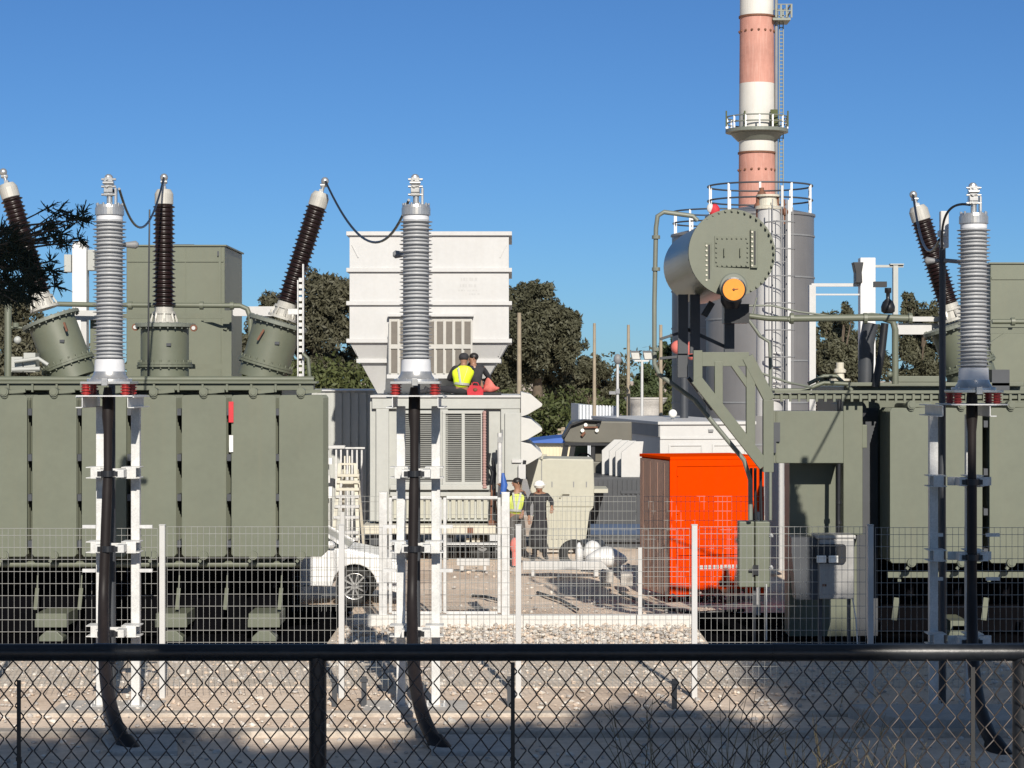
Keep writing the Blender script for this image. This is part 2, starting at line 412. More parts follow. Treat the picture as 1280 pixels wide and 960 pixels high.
# ------------------------------------------------------------------ chain-link fence close to the camera
D0 = 6.5
zr = gz(815.5, D0)
fence = thing('chain_link_fence', 'black chain-link fence with round top rail, closest to the viewer', 'fence', (0, D0, 2.05))
g = MB(); g.cyl((-5, D0, zr), (5, D0, zr), .026, n=20); g.build('top_rail', RAILM, fence)
for px in (132, 980):                                     # sleeve joints of the rail
    x = gx(px, D0); g = MB(); g.cyl((x-.035, D0, zr), (x+.035, D0, zr), .0275, n=20); g.build('rail_sleeve', RAILM, fence)
for x in (gx(397, D0), gx(1277, D0), gx(397, D0)-2.13):
    g = MB(); g.cyl((x, D0+.005, 1.9), (x, D0+.005, zr-.01), .0265, n=20); g.build('post', RAILM, fence)
cw, ch = .0285, .0675
g = MB(); xl = -4.1; nw = int(8.2/cw)
ztop = zr-.02; rows = int((ztop-1.98)/(ch/2))
for k in range(nw*1+1):                                   # every wire is one zigzag spiral linked to the next
    x0 = xl+k*cw; pts = []
    for j in range(rows+1):
        s = -1 if (j+k) % 2 == 0 else 1
        xx = x0+s*cw/2*1.03; zz = ztop-j*ch/2
        jx = .003*math.sin(k*1.9+j*.7)
        yy = D0-.030
        for e in (-1, 1):
            pts.append((xx+jx-s*.0022*(1 if e else 0), yy+.003*e*(1 if k % 2 else -1), zz-e*.0016))
    g.tube(pts, .0022, 5, False)
g.build('wire_mesh', WIREB, fence)
g = MB()
for px in (27, 641, 1213):
    x = gx(px, D0); top = gz(848 if px == 27 else (826 if px == 641 else 832), D0)
    b = g if px == 27 else MB()
    b.box(x-.006, x+.006, D0-.038, D0-.034, 2.0, top)
    for i in range(24): b.box(x-.008, x+.008, D0-.041, D0-.0335, 2.0+i*.035, 2.012+i*.035)
    b.build('tension_bar', BARB, fence)

# ------------------------------------------------------------------ wire-panel fences
def wire_panel(x0, x1, y, z0, z1, pv, ph, r, top_double=True):
    g = MB(); n = int(round((x1-x0)/pv))
    for i in range(n+1):
        x = x0+(x1-x0)*i/n; g.tube([(x, y, z0), (x, y, z1)], r, 4, False)
    zs = [z1-.004]+([z1-.09] if top_double else []); z = z1-.09-ph
    while z > z0: zs.append(z); z -= ph
    for z in zs: g.tube([(x0, y-.006, z), (x1, y-.006, z)], r*1.15, 4, False)
    return g
D1 = 26.7
f1 = thing('wire_panel_fence', 'long pale wire-panel fence on white posts, running behind the cable termination stands', 'fence', (0, D1, 0))
pps = [-459, -238, -18, 203, 427, 648, 868, 1088, 1308, 1529]
for i, px in enumerate(pps):
    x = gx(px, D1); g = MB(); g.box(x-.035, x+.035, D1-.035, D1+.035, -.1, gz(660, D1)+.03); g.box(x-.04, x+.04, D1-.04, D1+.04, gz(660, D1)+.03, gz(660, D1)+.045)
    g.build('post', WHITE, f1, bevel=.006)
    if i < len(pps)-1:
        x2 = gx(pps[i+1], D1)
        wire_panel(x+.06, x2-.06, D1-.01, .12, gz(658+(i % 3), D1), .0745, .149, .0027).build('wire_panel', FWIRE, f1)
D2 = 34.4
f2 = thing('wire_panel_fence', 'low wire-panel fence standing on the white kerb beside the gate', 'fence', (0, D2, .19))
for px, top in ((428, 640), (800, 684), (948, 640)):
    x = gx(px, D2); g = MB(); g.box(x-.034, x+.034, D2-.034, D2+.034, .18, gz(top, D2)); g.build('post', WHITE, f2, bevel=.006)
for a, b in ((366, 474), (640, 795), (805, 955)):
    wire_panel(gx(a, D2), gx(b, D2), D2-.01, .24, gz(620, D2), .0745, .149, .0026).build('wire_panel', FWIRE, f2)
gate = thing('yard_gate', 'double-leaf galvanised mesh gate between two thick posts on the white kerb', 'gate', (gx(555, D2), D2, .19))
for px in (479, 632):
    x = gx(px, D2); g = MB(); g.box(x-.065, x+.065, D2-.065, D2+.065, .1, gz(616, D2)); g.box(x-.07, x+.07, D2-.07, D2+.07, gz(616, D2), gz(615, D2)); g.build('gate_post', GALV, gate, bevel=.008)
for a, b in ((488, 550), (556, 624)):
    xa, xb = gx(a, D2), gx(b, D2); zt, zb = gz(622, D2), gz(766, D2)
    g = MB()
    for x in (xa, xb): g.box(x-.025, x+.025, D2-.02, D2+.02, zb, zt)
    for z in (zb, zt, (zb*.4+zt*.6)): g.box(xa+.026, xb-.026, D2-.018, D2+.018, z-.022, z+.022)
    leaf = g.build('gate_leaf', GALV, gate, bevel=.005)
    wire_panel(xa+.03, xb-.03, D2-.024, zb+.03, zt-.03, .0745, .149, .0026, False).build('wire_panel', FWIRE, leaf)
g = MB(); g.box(gx(612, D2), gx(622, D2), D2-.06, D2-.03, gz(676, D2), gz(668, D2)); g.build('white_plate', WHITE, gate)

# ------------------------------------------------------------------ cable terminations on their steel stands
DS = 25.45
def termination(px, label, lift=0., lx=None):
    d = DS; X = gx(px, d); k = d/F
    z = lambda py: gz(py, d)+lift
    t = thing('cable_termination', label, 'cable termination', (X, d, 0), 'cable terminations on steel stands')
    dl = d+.55; legs = lx or (-.205, .215)
    for lxx in legs:
        x = X+lxx; g = MB()
        g.box(x-.052, x+.052, dl-.052, dl+.052, .02, z(508)-.004); lg = g.build('leg', LEGM, t, bevel=.006)
        g = MB(); g.box(x-.13, x+.13, dl-.13, dl+.13, 0, .02)
        for sx in (-1, 1):
            for sy in (-1, 1): g.cyl((x+sx*.1, dl+sy*.1, .02), (x+sx*.1, dl+sy*.1, .06), .014, n=6)
        g.build('foot_plate', GALV, lg)
        # channel beam on top of the leg, its open end towards the viewer
        s = -1 if lxx < 0 else 1; xo = x+s*.055; ya, yb = d-.32, d+.75; zt = z(496); zb = z(509)
        g = MB(); g.box(xo-.005, xo+.005, ya, yb, zb, zt); 
        for zz in (zt, zb): g.box(min(xo+s*.0052, xo+s*.075), max(xo+s*.0052, xo+s*.075), ya, yb, zz-.006, zz+.006)
        g.build('channel_beam', GALV, t)
    g = MB(); g.box(X-.33, X+.33, d-.34, d+.62, z(495.5), z(494)); g.build('cross_plate', GALV, t)
    for sx in (-.235, .225):
        for sy in (-.225, .225):
            g = MB(); h0, h1 = z(493.8), z(480); n = 4; pr = []
            for i in range(n):
                a = h0+(h1-h0)*i/n; q = (h1-h0)/n
                pr += [(a-h0, .040), (a-h0+q*.45, .040), (a-h0+q*.5, .056), (a-h0+q*.9, .056), (a-h0+q*.95, .040)]
            g.lathe((X+sx, d+sy, h0), (0, 0, 1), pr, 16); p = g.build('post_insulator', REDI, t)
            g = MB(); g.cyl((X+sx, d+sy, z(496)), (X+sx, d+sy, h0), .045, n=16); g.build('end_fitting', GALV, p)
    g = MB(); g.box(X-.29, X+.29, d-.29, d+.29, z(480), z(477)); g.lathe((X, d, z(477)), (0, 0, 1), [(0, .262), (.03, .262), (.032, .222), (.085, .188), (.12, .182)], 32, True)
    for i in range(12):
        a = i*PI/6+.1; g.cyl((X+.25*math.cos(a), d+.25*math.sin(a), z(477)), (X+.25*math.cos(a), d+.25*math.sin(a), z(473)), .014, n=6)
    g.box(X-.035, X+.035, d-.33, d-.26, z(482), z(473))
    g.build('base_flange', ALU, t, bevel=.004)
    zb = z(477)+.12
    g = MB(); g.lathe((X, d, zb), (0, 0, 1), [(0, .178), (z(449)-zb, .172)], 32, True); g.build('lower_collar', SILIC2, t)
    # the shed stack
    z0, z1 = z(449), z(275); ns = 37; h = (z1-z0)/ns; pr = [(0, .152)]
    for i in range(ns):
        r = .197 if i % 2 == 0 else .183
        a = i*h; pr += [(a+h*.30, .152), (a+h*.34, .16), (a+h*.42, r-.004), (a+h*.50, r), (a+h*.56, r-.002), (a+h*.72, .156), (a+h*.78, .152)]
    pr.append((z1-z0, .152))
    g = MB(); g.lathe((X, d, z0), (0, 0, 1), pr, 40, True); g.build('insulator', SILIC, t)
    g = MB(); g.lathe((X, d, z1), (0, 0, 1), [(0, .155), (z(269)-z1, .155)], 32, True); g.build('upper_collar', SILIC2, t)
    g = MB(); g.lathe((X, d, z(269)), (0, 0, 1), [(0, .172), (.002, .170), (.085, .170), (.088, .162), (.12, .155), (.128, .05)], 32)
    for i in range(10):
        a = i*PI/5; g.cyl((X+.15*math.cos(a), d+.15*math.sin(a), z(269)+.09), (X+.15*math.cos(a), d+.15*math.sin(a), z(269)+.14), .013, n=6)
    g.build('cap', ALU, t)
    g = MB(); zt = z(257); g.cyl((X, d, zt-.02), (X, d, z(240)), .035, n=16)
    g.box(X-.062, X+.045, d-.05, d+.05, z(245), z(235)); g.box(X-.055, X+.04, d-.05, d+.05, z(233.5), z(222)); g.cyl((X-.07, d-.052, z(229)), (X+.055, d-.052, z(229)), .022, n=8); g.box(X-.06, X+.045, d-.065, d+.065, z(241), z(236)); g.box(X-.06, X+.045, d-.065, d+.065, z(231), z(226))
    for zz in (243.5, 233.5, 224.5): g.cyl((X-.09, d-.03, z(zz)), (X+.08, d-.03, z(zz)), .016, n=6); g.cyl((X-.02, d-.08, z(zz)), (X-.02, d+.08, z(zz)), .016, n=6)
    g.box(X+.062, X+.09, d-.04, d+.03, z(256), z(235)); g.lathe((X-.01, d, z(222)), (0, 0, 1), [(0, .05), (.02, .045), (.04, .02)], 14)
    g.build('terminal_clamp', ALU, t, bevel=.006)
    # clamp brackets that hold the cable in front of the legs
    for py in (592, 686, 792):
        zc = z(py)
        g = MB()
        for lxx in legs:
            x = X+lxx; s = -1 if lxx < 0 else 1
            for dz in (-.062, .062):
                g.box(x-.12, x+.10, d+.22, dl-.054, zc+dz-.006, zc+dz+.006)
            g.box(x-.06, x+.06, d+.20, d+.22, zc-.07, zc+.07)
        g.box(X-.17, X-.075, d-.02, d+.30, zc-.045, zc+.045); g.box(X+.075, X+.17, d-.02, d+.30, zc-.045, zc+.045)
        g.box(X-.26, X+.26, d+.225, d+.245, zc-.05, zc+.05)
        br = g.build('clamp_bracket', LEGM, t, bevel=.003)
        g = MB(); g.lathe((X-.02, d, zc-.035), (0, 0, 1), [(0, .082), (.07, .082)], 20); g.box(X-.14, X-.075, d-.035, d+.035, zc-.028, zc+.028); g.box(X+.035, X+.10, d-.035, d+.035, zc-.028, zc+.028); g.build('cable_clamp', BLACK, br)
    for py in (662, 718):
        g = MB(); zc = z(py)
        for s in (-1, 1): g.bar((X+s*.26-.0, dl-.03, zc), (X+s*.42, dl-.03, zc), .05, .04)
        g.build('side_stub', GALV, t)
    return t
T1 = termination(137, 'grey ribbed cable termination on white stand, leftmost of the three')
T2 = termination(520, 'grey ribbed cable termination in front of the white filter house')
T3 = termination(1217, 'grey ribbed cable termination on shaded stand, farthest right', lift=-.10, lx=(-.37, .07))
def pcable(px, label, endx, end_d, lean=0):
    d = DS; X = gx(px, d); g = MB(); k = MB()
    top = gz(496, d); bx = X-.02
    pts = [(bx, d, gz(484, d)), (bx, d, top), (bx, d, gz(520, d)), (bx, d, gz(540, d)), (bx, d, gz(590, d))]
    rad = [.045, .066, .070, .052, .050]
    n = 8
    for i in range(1, n): pts.append((bx-lean*i/n, d, gz(590, d)+(1.25-gz(590, d))*i/n)); rad.append(.060)
    # bend towards the slab in front
    e = Vector((endx, end_d, -.03)); s = Vector(pts[-1]); c1 = Vector(((bx-lean)*(d-.5)/d, d-.5, .55)); c2 = Vector(((bx-lean)*(end_d+.4)/d+.02, end_d+.4, .28))
    for i in range(1, 17):
        t = i/16; p = s*(1-t)**3 + c1*3*t*(1-t)**2 + c2*3*t*t*(1-t) + e*t**3; pts.append(tuple(p)); rad.append(.062+.016*min(1, t*1.5))
    # smoother vertical part
    g.tube(pts, rad, 14); e2 = (e-Vector(pts[-3])).normalized(); g.cyl(e-e2*.22, e+e2*.1, .105, .115, 18)
    return one(g, 'power_cable', CABLE, label, 'power cable', (X, d, 0), 'power cables below the terminations')
pcable(137, 'thick black power cable dropping from the leftmost termination', gx(168, 23.0), 22.9, .06)
pcable(520, 'thick black power cable dropping from the termination before the filter house', gx(556, 23.0), 22.9, .03)
pcable(1217, 'thick black power cable dropping from the shaded right termination', gx(1252, 22.8), 22.8, .0)
for x0, x1, y0, y1, lab in ((128, 222, 23.7, 22.6, 'pale concrete slab where the leftmost power cable enters the ground'),
                       (530, 640, 23.7, 22.6, 'pale concrete slab where the middle power cable enters the ground'),):
    g = MB(); g.prism([(gx(x0, y0), y0-.02), (gx(x1, y0), y0-.02), (gx(x1, y1), y1), (gx(x0+10, y1), y1)], -.05, .05, 'z')
    one(g, 'cover_slab', CONC, lab, 'concrete slab', (gx(x0, y0), y0, 0), 'cable entry slabs', .012)
g = MB(); g.prism([(gx(1060, 25.1), 25.15), (gx(1300, 25.1), 25.15), (gx(1300, 24.1), 24.05), (gx(1125, 24.1), 24.05)], -.05, .16, 'z')
one(g, 'cover_slab', CONC, 'large raised concrete slab at the foot of the shaded right stand', 'concrete slab', (gx(1180, 24.5), 24.5, 0), None, .015)
# footings under the stands
for px, lab in ((137, 'low concrete footing under the leftmost stand'), (520, 'low concrete footing under the middle stand')):
    g = MB(); x = gx(px, 26); g.box(x-.62, x+.62, 25.5, 26.4, -.1, .018); one(g, 'footing', CONC, lab, 'footing', (x, 26, 0), 'stand footings', .01)

def jumper(a, b, c, label, r=.016, mid=None, group='jumper wires'):
    """hanging wire from a to b through the low point c"""
    a, b, c = Vector(a), Vector(b), Vector(c); pts = []
    # quadratic through a, c, b at t = tm
    tm = (c-a).length/((c-a).length+(b-c).length)
    q = (c-a*(1-tm)**2-b*tm*tm)/(2*tm*(1-tm))
    for i in range(25):
        t = i/24; pts.append(a*(1-t)**2+q*2*t*(1-t)+b*t*t)
    g = MB(); g.tube(pts, r, 8)
    return one(g, 'jumper_wire', BLACK, label, 'wire', a, group)

# slender lamp poles behind the terminations
def lamp_pole(px, d, top, headx, heady, label, shaded=False):
    x = gx(px, d); t = thing('lamp_pole', label, 'lamp pole', (x, d, 0), 'lamp poles behind the terminations')
    g = MB(); g.cyl((x, d, 0), (x, d, gz(top, d)), .045, .04, 12); g.build('pole', DGREY, t)
    g = MB(); s = 1 if headx > px else -1; zz = gz(heady, d); xa = gx(headx, d)
    g.lathe((x, d, zz), (s, 0, 0), [(0, .015), (abs(xa-x)*.45, .03), (abs(xa-x)*.9, .05), (abs(xa-x), .025)], 14, True); g.build('lamp_head', MGREY, t)
    return t
lamp_pole(140, 26.2, 303, 173, 306, 'slender lamp pole hidden behind the leftmost termination, head to its right')
lamp_pole(521, 26.2, 312, 491, 318, 'slender lamp pole hidden behind the middle termination, head to its left')
lp = lamp_pole(1178, 26.3, 306, 1156, 326, 'dark lamp pole with a white top, left of the shaded termination')
g = MB(); x = gx(1180, 26.3); g.box(x-.05, x+.05, 26.25, 26.35, gz(310, 26.3), gz(264, 26.3)); g.box(x-.07, x+.02, 26.24, 26.36, gz(296, 26.3), gz(288, 26.3)); g.build('white_bracket', WHITE, lp, bevel=.01)
g = MB(); g.cyl((gx(1178, 26.3), 26.2, gz(326, 26.3)), (gx(1200, 26.3), 26.2, gz(328, 26.3)), .025, n=8); g.build('side_arm', MGREY, lp)

for px, lab in ((418, 'short dark steel stake in the sand, just right of the thick near fence post'), (455, 'short dark steel stake left of the middle stand'), (637, 'short dark steel stake behind the thin near fence bar'), (843, 'short dark steel stake below the tall white fence post nearest the orange cabinet')):
    d = 26.0 if px != 843 else 25.8; x = gx(px, d); g = MB(); g.box(x-.03, x+.03, d-.03, d+.03, -.05, .36); g.box(x-.045, x+.045, d-.045, d+.045, .30, .33)
    one(g, 'steel_stake', DGREY, lab, 'stake', (x, d, 0), 'steel stakes by the trench')
# ------------------------------------------------------------------ oil transformers
DT = 32.0
def radiator(parent, cx, zt, zb, w=.655, y0=DT, n=9, pitch=.105):
    """a bank of flat hollow plates, one behind the other, on a top and a bottom header"""
    g = MB(); hw = w/2
    def outline(i):
        return [(cx-hw+.03, zb), (cx+hw-.03, zb), (cx+hw, zb+.04), (cx+hw, zt-.04), (cx+hw-.03, zt), (cx-hw+.03, zt), (cx-hw, zt-.04), (cx-hw, zb+.04)]
    for i in range(n):
        g.prism(outline(i), y0+i*pitch, y0+i*pitch+.035)
    for z in (zt-.07, zb+.07):
        g.cyl((cx, y0-.03, z+(.08 if z > 2 else -.06)), (cx, y0+n*pitch+.16, z+(.08 if z > 2 else -.06)), .055, n=14)
    r = g.build('radiator', GREEN, parent, bevel=.006)
    return r
def spacer(parent, x, zs, y):
    g = MB()
    for z in zs: g.box(x-.03, x+.03, y, y+.5, z-.05, z+.05)
    return g.build('radiator_tie', DGREY, parent)
def cap_valve(parent, cx, z, up, y=DT):
    g = MB(); g.cyl((cx, y-.06, z), (cx, y+.12, z), .065, n=16); g.cyl((cx, y-.075, z), (cx, y-.06, z), .045, n=12)
    if up: g.bar((cx+.06, y+.03, z), (cx+.30, y+.03, z+.02), .05, .05)
    else:
        g.ball((cx, y-.02, z-.02), .05); g.bar((cx-.01, y, z-.02), (cx-.07, y, z-.10), .045)
    g.build('valve', GREEN, parent)
def bushing(parent, base, top, tp=None, r=.15):
    """brown ribbed porcelain from base to top with caps"""
    base = Vector(base); top = Vector(top); d = (top-base).normalized(); Ln = (top-base).length; ns = 23; h = Ln/ns
    pr = [(0, r*.94)]
    for i in range(ns):
        a = i*h; rr = (1.28 if i % 2 == 0 else 1.18)*r*(1-.10*i/ns)
        pr += [(a+.25*h, r*.9), (a+.42*h, rr*.98), (a+.5*h, rr), (a+.58*h, rr*.97), (a+.8*h, r*.92)]
    pr.append((Ln, r*.85))
    g = MB(); g.lathe(base, d, pr, 30, True); b = g.build('bushing', PORC, parent)
    g = MB(); g.lathe(base-d*.27, d, [(0, r*1.55), (.04, r*1.55), (.045, r*1.1), (.16, r*1.05), (.165, r*1.2), (.2, r*1.2), (.205, r*.98), (.27, r*.98)], 24)
    xx, yy, _ = frame_to(d)
    for i in range(8):
        t = i*PI/4+.2; q = base-d*.23+(xx*math.cos(t)+yy*math.sin(t))*r*1.33; g.cyl(q, q+d*.05, .016, n=6); g.bar(q+d*.02, base-d*.09+(xx*math.cos(t)+yy*math.sin(t))*r*1.1, .025)
    g.build('bushing_foot', BCAP, b)
    g = MB(); g.lathe(top, d, [(0, r*.86), (.01, r*.97), (.17, r*.97), (.24, r*.72), (.25, r*.3)], 24); g.build('bushing_cap', BCAP, b)
    g = MB(); s = top+d*.24; g.cyl(s, s+d*.15, .028, n=10); g.cyl(s+d*.12-Vector((.05, 0, 0)), s+d*.12+Vector((.05, 0, 0)), .03, n=8); g.ball(s+d*.19, .062, .05, .062); g.box(s.x-.03, s.x+.03, s.y-.05, s.y+.05, s.z-.02, s.z+.05)
    g.build('bushing_terminal', ALU, b)
    return s+d*.2
def turret(parent, a, b, r, rf, dark=GREEN):
    a = Vector(a); b = Vector(b); d = (b-a).normalized(); L = (b-a).length
    g = MB(); g.lathe(a, d, [(0, r*1.0), (L*.22, r*1.0)], 32, True); g.lathe(a+d*L*.22, d, [(0, r*1.16), (.035, r*1.16)], 32); g.lathe(a+d*(L*.22+.04), d, [(0, r*1.13), (.035, r*1.13)], 32)
    g.lathe(a+d*(L*.22+.075), d, [(0, r), (L*.78-.115, r)], 32, True)
    xx, yy, _ = frame_to(d)
    for i in range(20):
        t = i*PI/10; q = a+d*(L*.22-.03)+(xx*math.cos(t)+yy*math.sin(t))*r*1.08; g.cyl(q, q+d*.14, .014, n=6)
    f = g.build('turret', GREEN, parent)
    g = MB(); g.lathe(a+d*(L-.05), d, [(0, rf), (.05, rf), (.055, rf*.97), (.07, rf*.5)], 36)
    for i in range(24):
        t = i*PI/12; q = a+d*(L-.08)+(xx*math.cos(t)+yy*math.sin(t))*rf*.93; g.cyl(q, q+d*.1, .013, n=6)
    g.build('turret_flange', FLANGE, f)
    g = MB(); m = a+d*L*.62; q = m+Vector((.12, -r*1.0, 0)); g.box(q.x-.035, q.x+.035, q.y-.01, q.y+.03, q.z-.022, q.z+.022); g.build('plate', DGREY, f)
    return f
ZT, ZB = gz(494, DT), gz(696, DT)
TL = thing('transformer', 'large sage-green transformer at left with three brown bushings', 'transformer', (gx(200, 34), 34.5, 0), 'oil transformers')
lc = [-57, 6, 68, 130, 192.5, 255, 317, 376.5]
for px in lc:
    radiator(TL, gx(px, DT), ZT, ZB, .66)
    cap_valve(TL, gx(px, DT), gz(490, DT), True); cap_valve(TL, gx(px, DT), gz(694, DT), False)
for a, b in zip(lc[:-1], lc[1:]):
    spacer(TL, gx((a+b)/2, DT), [gz(p, DT) for p in (515, 572, 622, 680)], DT+.012)
def top_header(parent, x0, x1, y):
    g = MB(); g.box(x0, x1, y, y+.25, gz(488, y), gz(479.5, y)); g.build('header_beam', GREEN, parent, bevel=.01)
    g = MB(); g.box(x0-.05, x1+.05, y-.06, y+.35, gz(479.3, y), gz(476.5, y)); g.cyl((x0, y+.05, gz(474, y)), (x1, y+.05, gz(474, y)), .045, n=12)
    x = x0+.1
    while x < x1: g.box(x, x+.03, y-.05, y-.02, gz(490, y), gz(480, y)); x += .37
    g.build('header_flange', GREEN, parent)
top_header(TL, gx(-120, 32.9), gx(392, 32.9), 32.9)
g = MB(); g.box(gx(-120, 33.2), gx(352, 33.2), 33.25, 36.4, .85, gz(482, 33.2)); g.box(gx(-120, 33.2), gx(356, 33.2), 33.2, 36.5, gz(482, 33.2)+.002, gz(473, 33.2)); g.build('tank', GREEN, TL, bevel=.01)
g = MB(); g.box(gx(-120, 33.2), gx(352, 33.2), 33.17, 36.2, .06, 1.12); g.build('shade_skirt', PITSHADE, TL)  # added near-black box, its colour stands for shade below the radiators
g = MB(); g.cyl((gx(-120, DT), DT+.25, gz(707, DT)), (gx(374, DT), DT+.25, gz(707, DT)), .05, n=12); g.build('bottom_pipe', GREEN, TL)
for px in (64, 214, -80, 330):
    x = gx(px, 32.3); y = 32.3
    g = MB(); g.box(x-.23, x+.23, y, y+.85, gz(783, y), gz(767, y)); g.box(x-.24, x+.24, y-.03, y-.005, gz(784, y), gz(774, y))
    for i in range(6): g.box(x-.22+i*.08, x-.21+i*.08, y-.028, y-.006, gz(784, y), gz(775, y))
    ft = g.build('skid_bracket', GREEN, TL, bevel=.004)
    g = MB(); zt, zb = gz(787, y), .0; g.prism([(x-.18, zb), (x+.18, zb), (x+.18, zb+.08), (x+.08, zt-.02), (x-.08, zt-.02), (x-.18, zb+.08)], y-.02, y+.3)
    g.build('wheel_block', GREEN, ft, bevel=.01)
for px in (45, 100, 222, 282, 350):
    x = gx(px, 32.5); g = MB(); g.bar((x+.03, 32.5, gz(716, 32.5)), (x+.02, 32.5, gz(735, 32.5)), .02); g.bar((x+.02, 32.5, gz(735, 32.5)), (x-.01, 32.5, gz(762, 32.5)), .055, .02); g.build('drain_bracket', GREEN, TL)
# turrets and bushings
dT = 33.9
turret(TL, at(92, 474, dT), at(63, 398, dT), .37, .46)
turret(TL, at(206, 474, dT), at(206, 405, dT), .375, .48)
turret(TL, at(327, 474, dT), at(348, 402, dT), .38, .47)
E1 = bushing(TL, at(50, 366, dT), at(14, 248, dT))
E2 = bushing(TL, at(205, 384, dT), at(205, 256, dT))
E3 = bushing(TL, at(359, 378, dT), at(396, 259, dT))
for px, py in ((169, 409), (242, 410)):
    p = at(px, py, dT-.2); g = MB(); g.cyl(p, p+Vector((0, .05, 0)), .055, n=14); s = g.build('lifting_eye', RUST, TL); g = MB(); g.cyl(p-Vector((0, .02, 0)), p+Vector((0, -.001, 0)), .03, n=12); g.build('eye_centre', WHITE, s)
for a, b in (((330, 412), (322, 425)), ((80, 403), (84, 414))):
    g = MB(); g.bar(at(*a, dT-.42), at(*b, dT-.42), .05, .03); g.build('red_flag', RUST, TL)
# pipework
y = 34.6
g = MB(); g.tube([at(68, 380, y), at(120, 381, y), at(300, 382, y), at(309, 386, y), at(313, 397, y), at(313, 420, y)], .042, 10)
for px in (163, 252, 290): g.lathe(at(px, 382, y)-Vector((.03, 0, 0)), (1, 0, 0), [(0, .065), (.06, .065)], 12)
g.build('oil_pipe', GREEN, TL)
g = MB(); y = 33.4; g.tube([at(-60, 376, y), at(6, 376, y), at(10, 380, y), at(10, 474, y)], .055, 10); g.lathe(at(20, 409, y), (0, 0, 1), [(0, .05), (.07, .05)], 10); g.tube([at(10, 409, y), at(28, 410, y)], .02, 8); g.build('vent_pipe', GREEN, TL)
g = MB(); g.tube([at(187, 262, dT-.3), at(186, 340, dT-.5), at(185, 484, dT-.6)], .013, 6); g.build('earth_wire', BLACK, TL)
g = MB()
for px in (20, 36): g.box(gx(px, 33.4)-.08, gx(px, 33.4)+.1, 33.4, 33.7, gz(465, 33.4), gz(440+px % 7, 33.4))
g.tube([at(18, 452, 33.3), at(48, 448, 33.3), at(60, 456, 33.3)], .03, 8); g.tube([at(15, 462, 33.2), at(50, 461, 33.2)], .035, 8); g.ball(at(22, 425, 33.3), .06)
g.build('valve_block', LGREY, TL)
g = MB(); y = 35.2; z0, z1 = gz(460, y), gz(393, y)
for px in (284, 118): g.box(gx(px, y)-.07, gx(px, y)+.07, y, y+.1, gz(478, y), gz(388, y))
for z in (gz(395, y), gz(458, y)): g.box(gx(120, y), gx(282, y), y+.01, y+.08, z-.04, z+.04)
g.bar(at(252, 400, y-.02), at(284, 411, y-.02), .05)
g.build('support_frame', GREEN, TL)
g = MB(); y = 35.0; g.box(gx(291, y), gx(344, y), y, y+.1, gz(395, y), gz(383, y)); g.box(gx(78, y), gx(122, y), y, y+.1, gz(400, y), gz(388, y)); g.box(gx(101, y), gx(108, y), y, y+.1, gz(470, y), gz(400, y)); g.build('white_bracket', WHITE, TL)
g = MB(); y = 33.3; xa, xb = gx(371.5, y), gx(379.5, y); g.box(xb-.02, xb, y, y+.12, gz(482, y), gz(330, y)); g.box(xa, xa+.015, y, y+.12, gz(482, y), gz(350, y))
for i in range(17): g.box(xa+.015, xb-.02, y+.1, y+.118, gz(480-i*8, y), gz(475-i*8, y))
g.box(gx(360, y), xa, y, y+.1, gz(393, y), gz(386, y)); g.box(gx(360, y), xb, y-.03, y, gz(483, y), gz(474, y))
g.build('cable_tray', GALV, TL)
g = MB(); g.tube([at(378, 442, 33.2), at(385, 448, 33.2), at(387, 470, 33.2), at(387, 490, 33.2)], .03, 8); g.build('conduit', GREEN, TL)
g = MB(); y = DT-.02
g.box(gx(286, y), gx(292, y), y-.02, y, gz(528, y), gz(502, y)); g.build('red_tag', mat('red_plate', (.5,.02,.03), .5), TL)
g = MB(); g.box(gx(286.5, y), gx(291.5, y), y-.012, y, gz(565, y), gz(544, y)); g.build('warning_plate', WPLAST, TL)
# the two cylinders and boxes of the right-hand transformer
TR = thing('transformer', 'sage-green transformer at right with round oil conservator carried on a slanted frame', 'transformer', (gx(1160, 34), 34.5, 0), 'oil transformers')
rc = [1139, 1201.5, 1263.5, 1326]
for px in rc:
    radiator(TR, gx(px, DT), gz(510, DT), gz(704, DT), .63)
    cap_valve(TR, gx(px, DT), gz(703, DT), False); cap_valve(TR, gx(px, DT), gz(506, DT), True)
for a, b in zip(rc[:-1], rc[1:]): spacer(TR, gx((a+b)/2, DT), [gz(p, DT) for p in (530, 590, 640, 690)], DT+.012)
y = 32.3
g = MB(); g.box(gx(968, y), gx(1360, y), y, y+.25, gz(499, y), gz(492, y)); g.build('header_beam', GREEN, TR, bevel=.01)
g = MB(); g.box(gx(968, y), gx(1360, y), y-.06, y+.4, gz(491.5, y), gz(488, y)); 
for i in range(34): g.box(gx(975+11*i, y), gx(978+11*i, y), y-.04, y-.01, gz(502, y), gz(492.5, y))
g.build('header_flange', GREEN, TR)
g = MB(); g.box(gx(1060, 33.2), gx(1400, 33.2), 33.25, 36.6, .85, gz(499, 33.2)); g.box(gx(1052, 33.4), gx(1400, 33.4), 33.2, 36.7, gz(499, 33.2)+.002, gz(483, 33.2)); g.build('tank', GREEN, TR, bevel=.01)
g = MB(); g.box(gx(1085, 33.2), gx(1400, 33.2), 33.17, 36.2, .06, 1.18); g.build('shade_skirt', PITSHADE, TR)  # same added box, painting the shade under this radiator bank
g = MB(); g.box(gx(1062, 33), gx(1280, 33), 33.0, 33.5, gz(483, 33)+.003, gz(478, 33)); g.box(gx(1120, 33), gx(1175, 33), 33.0, 33.4, gz(478, 33)+.003, gz(470, 33)); g.build('cover_rail', GREEN, TR, bevel=.008)
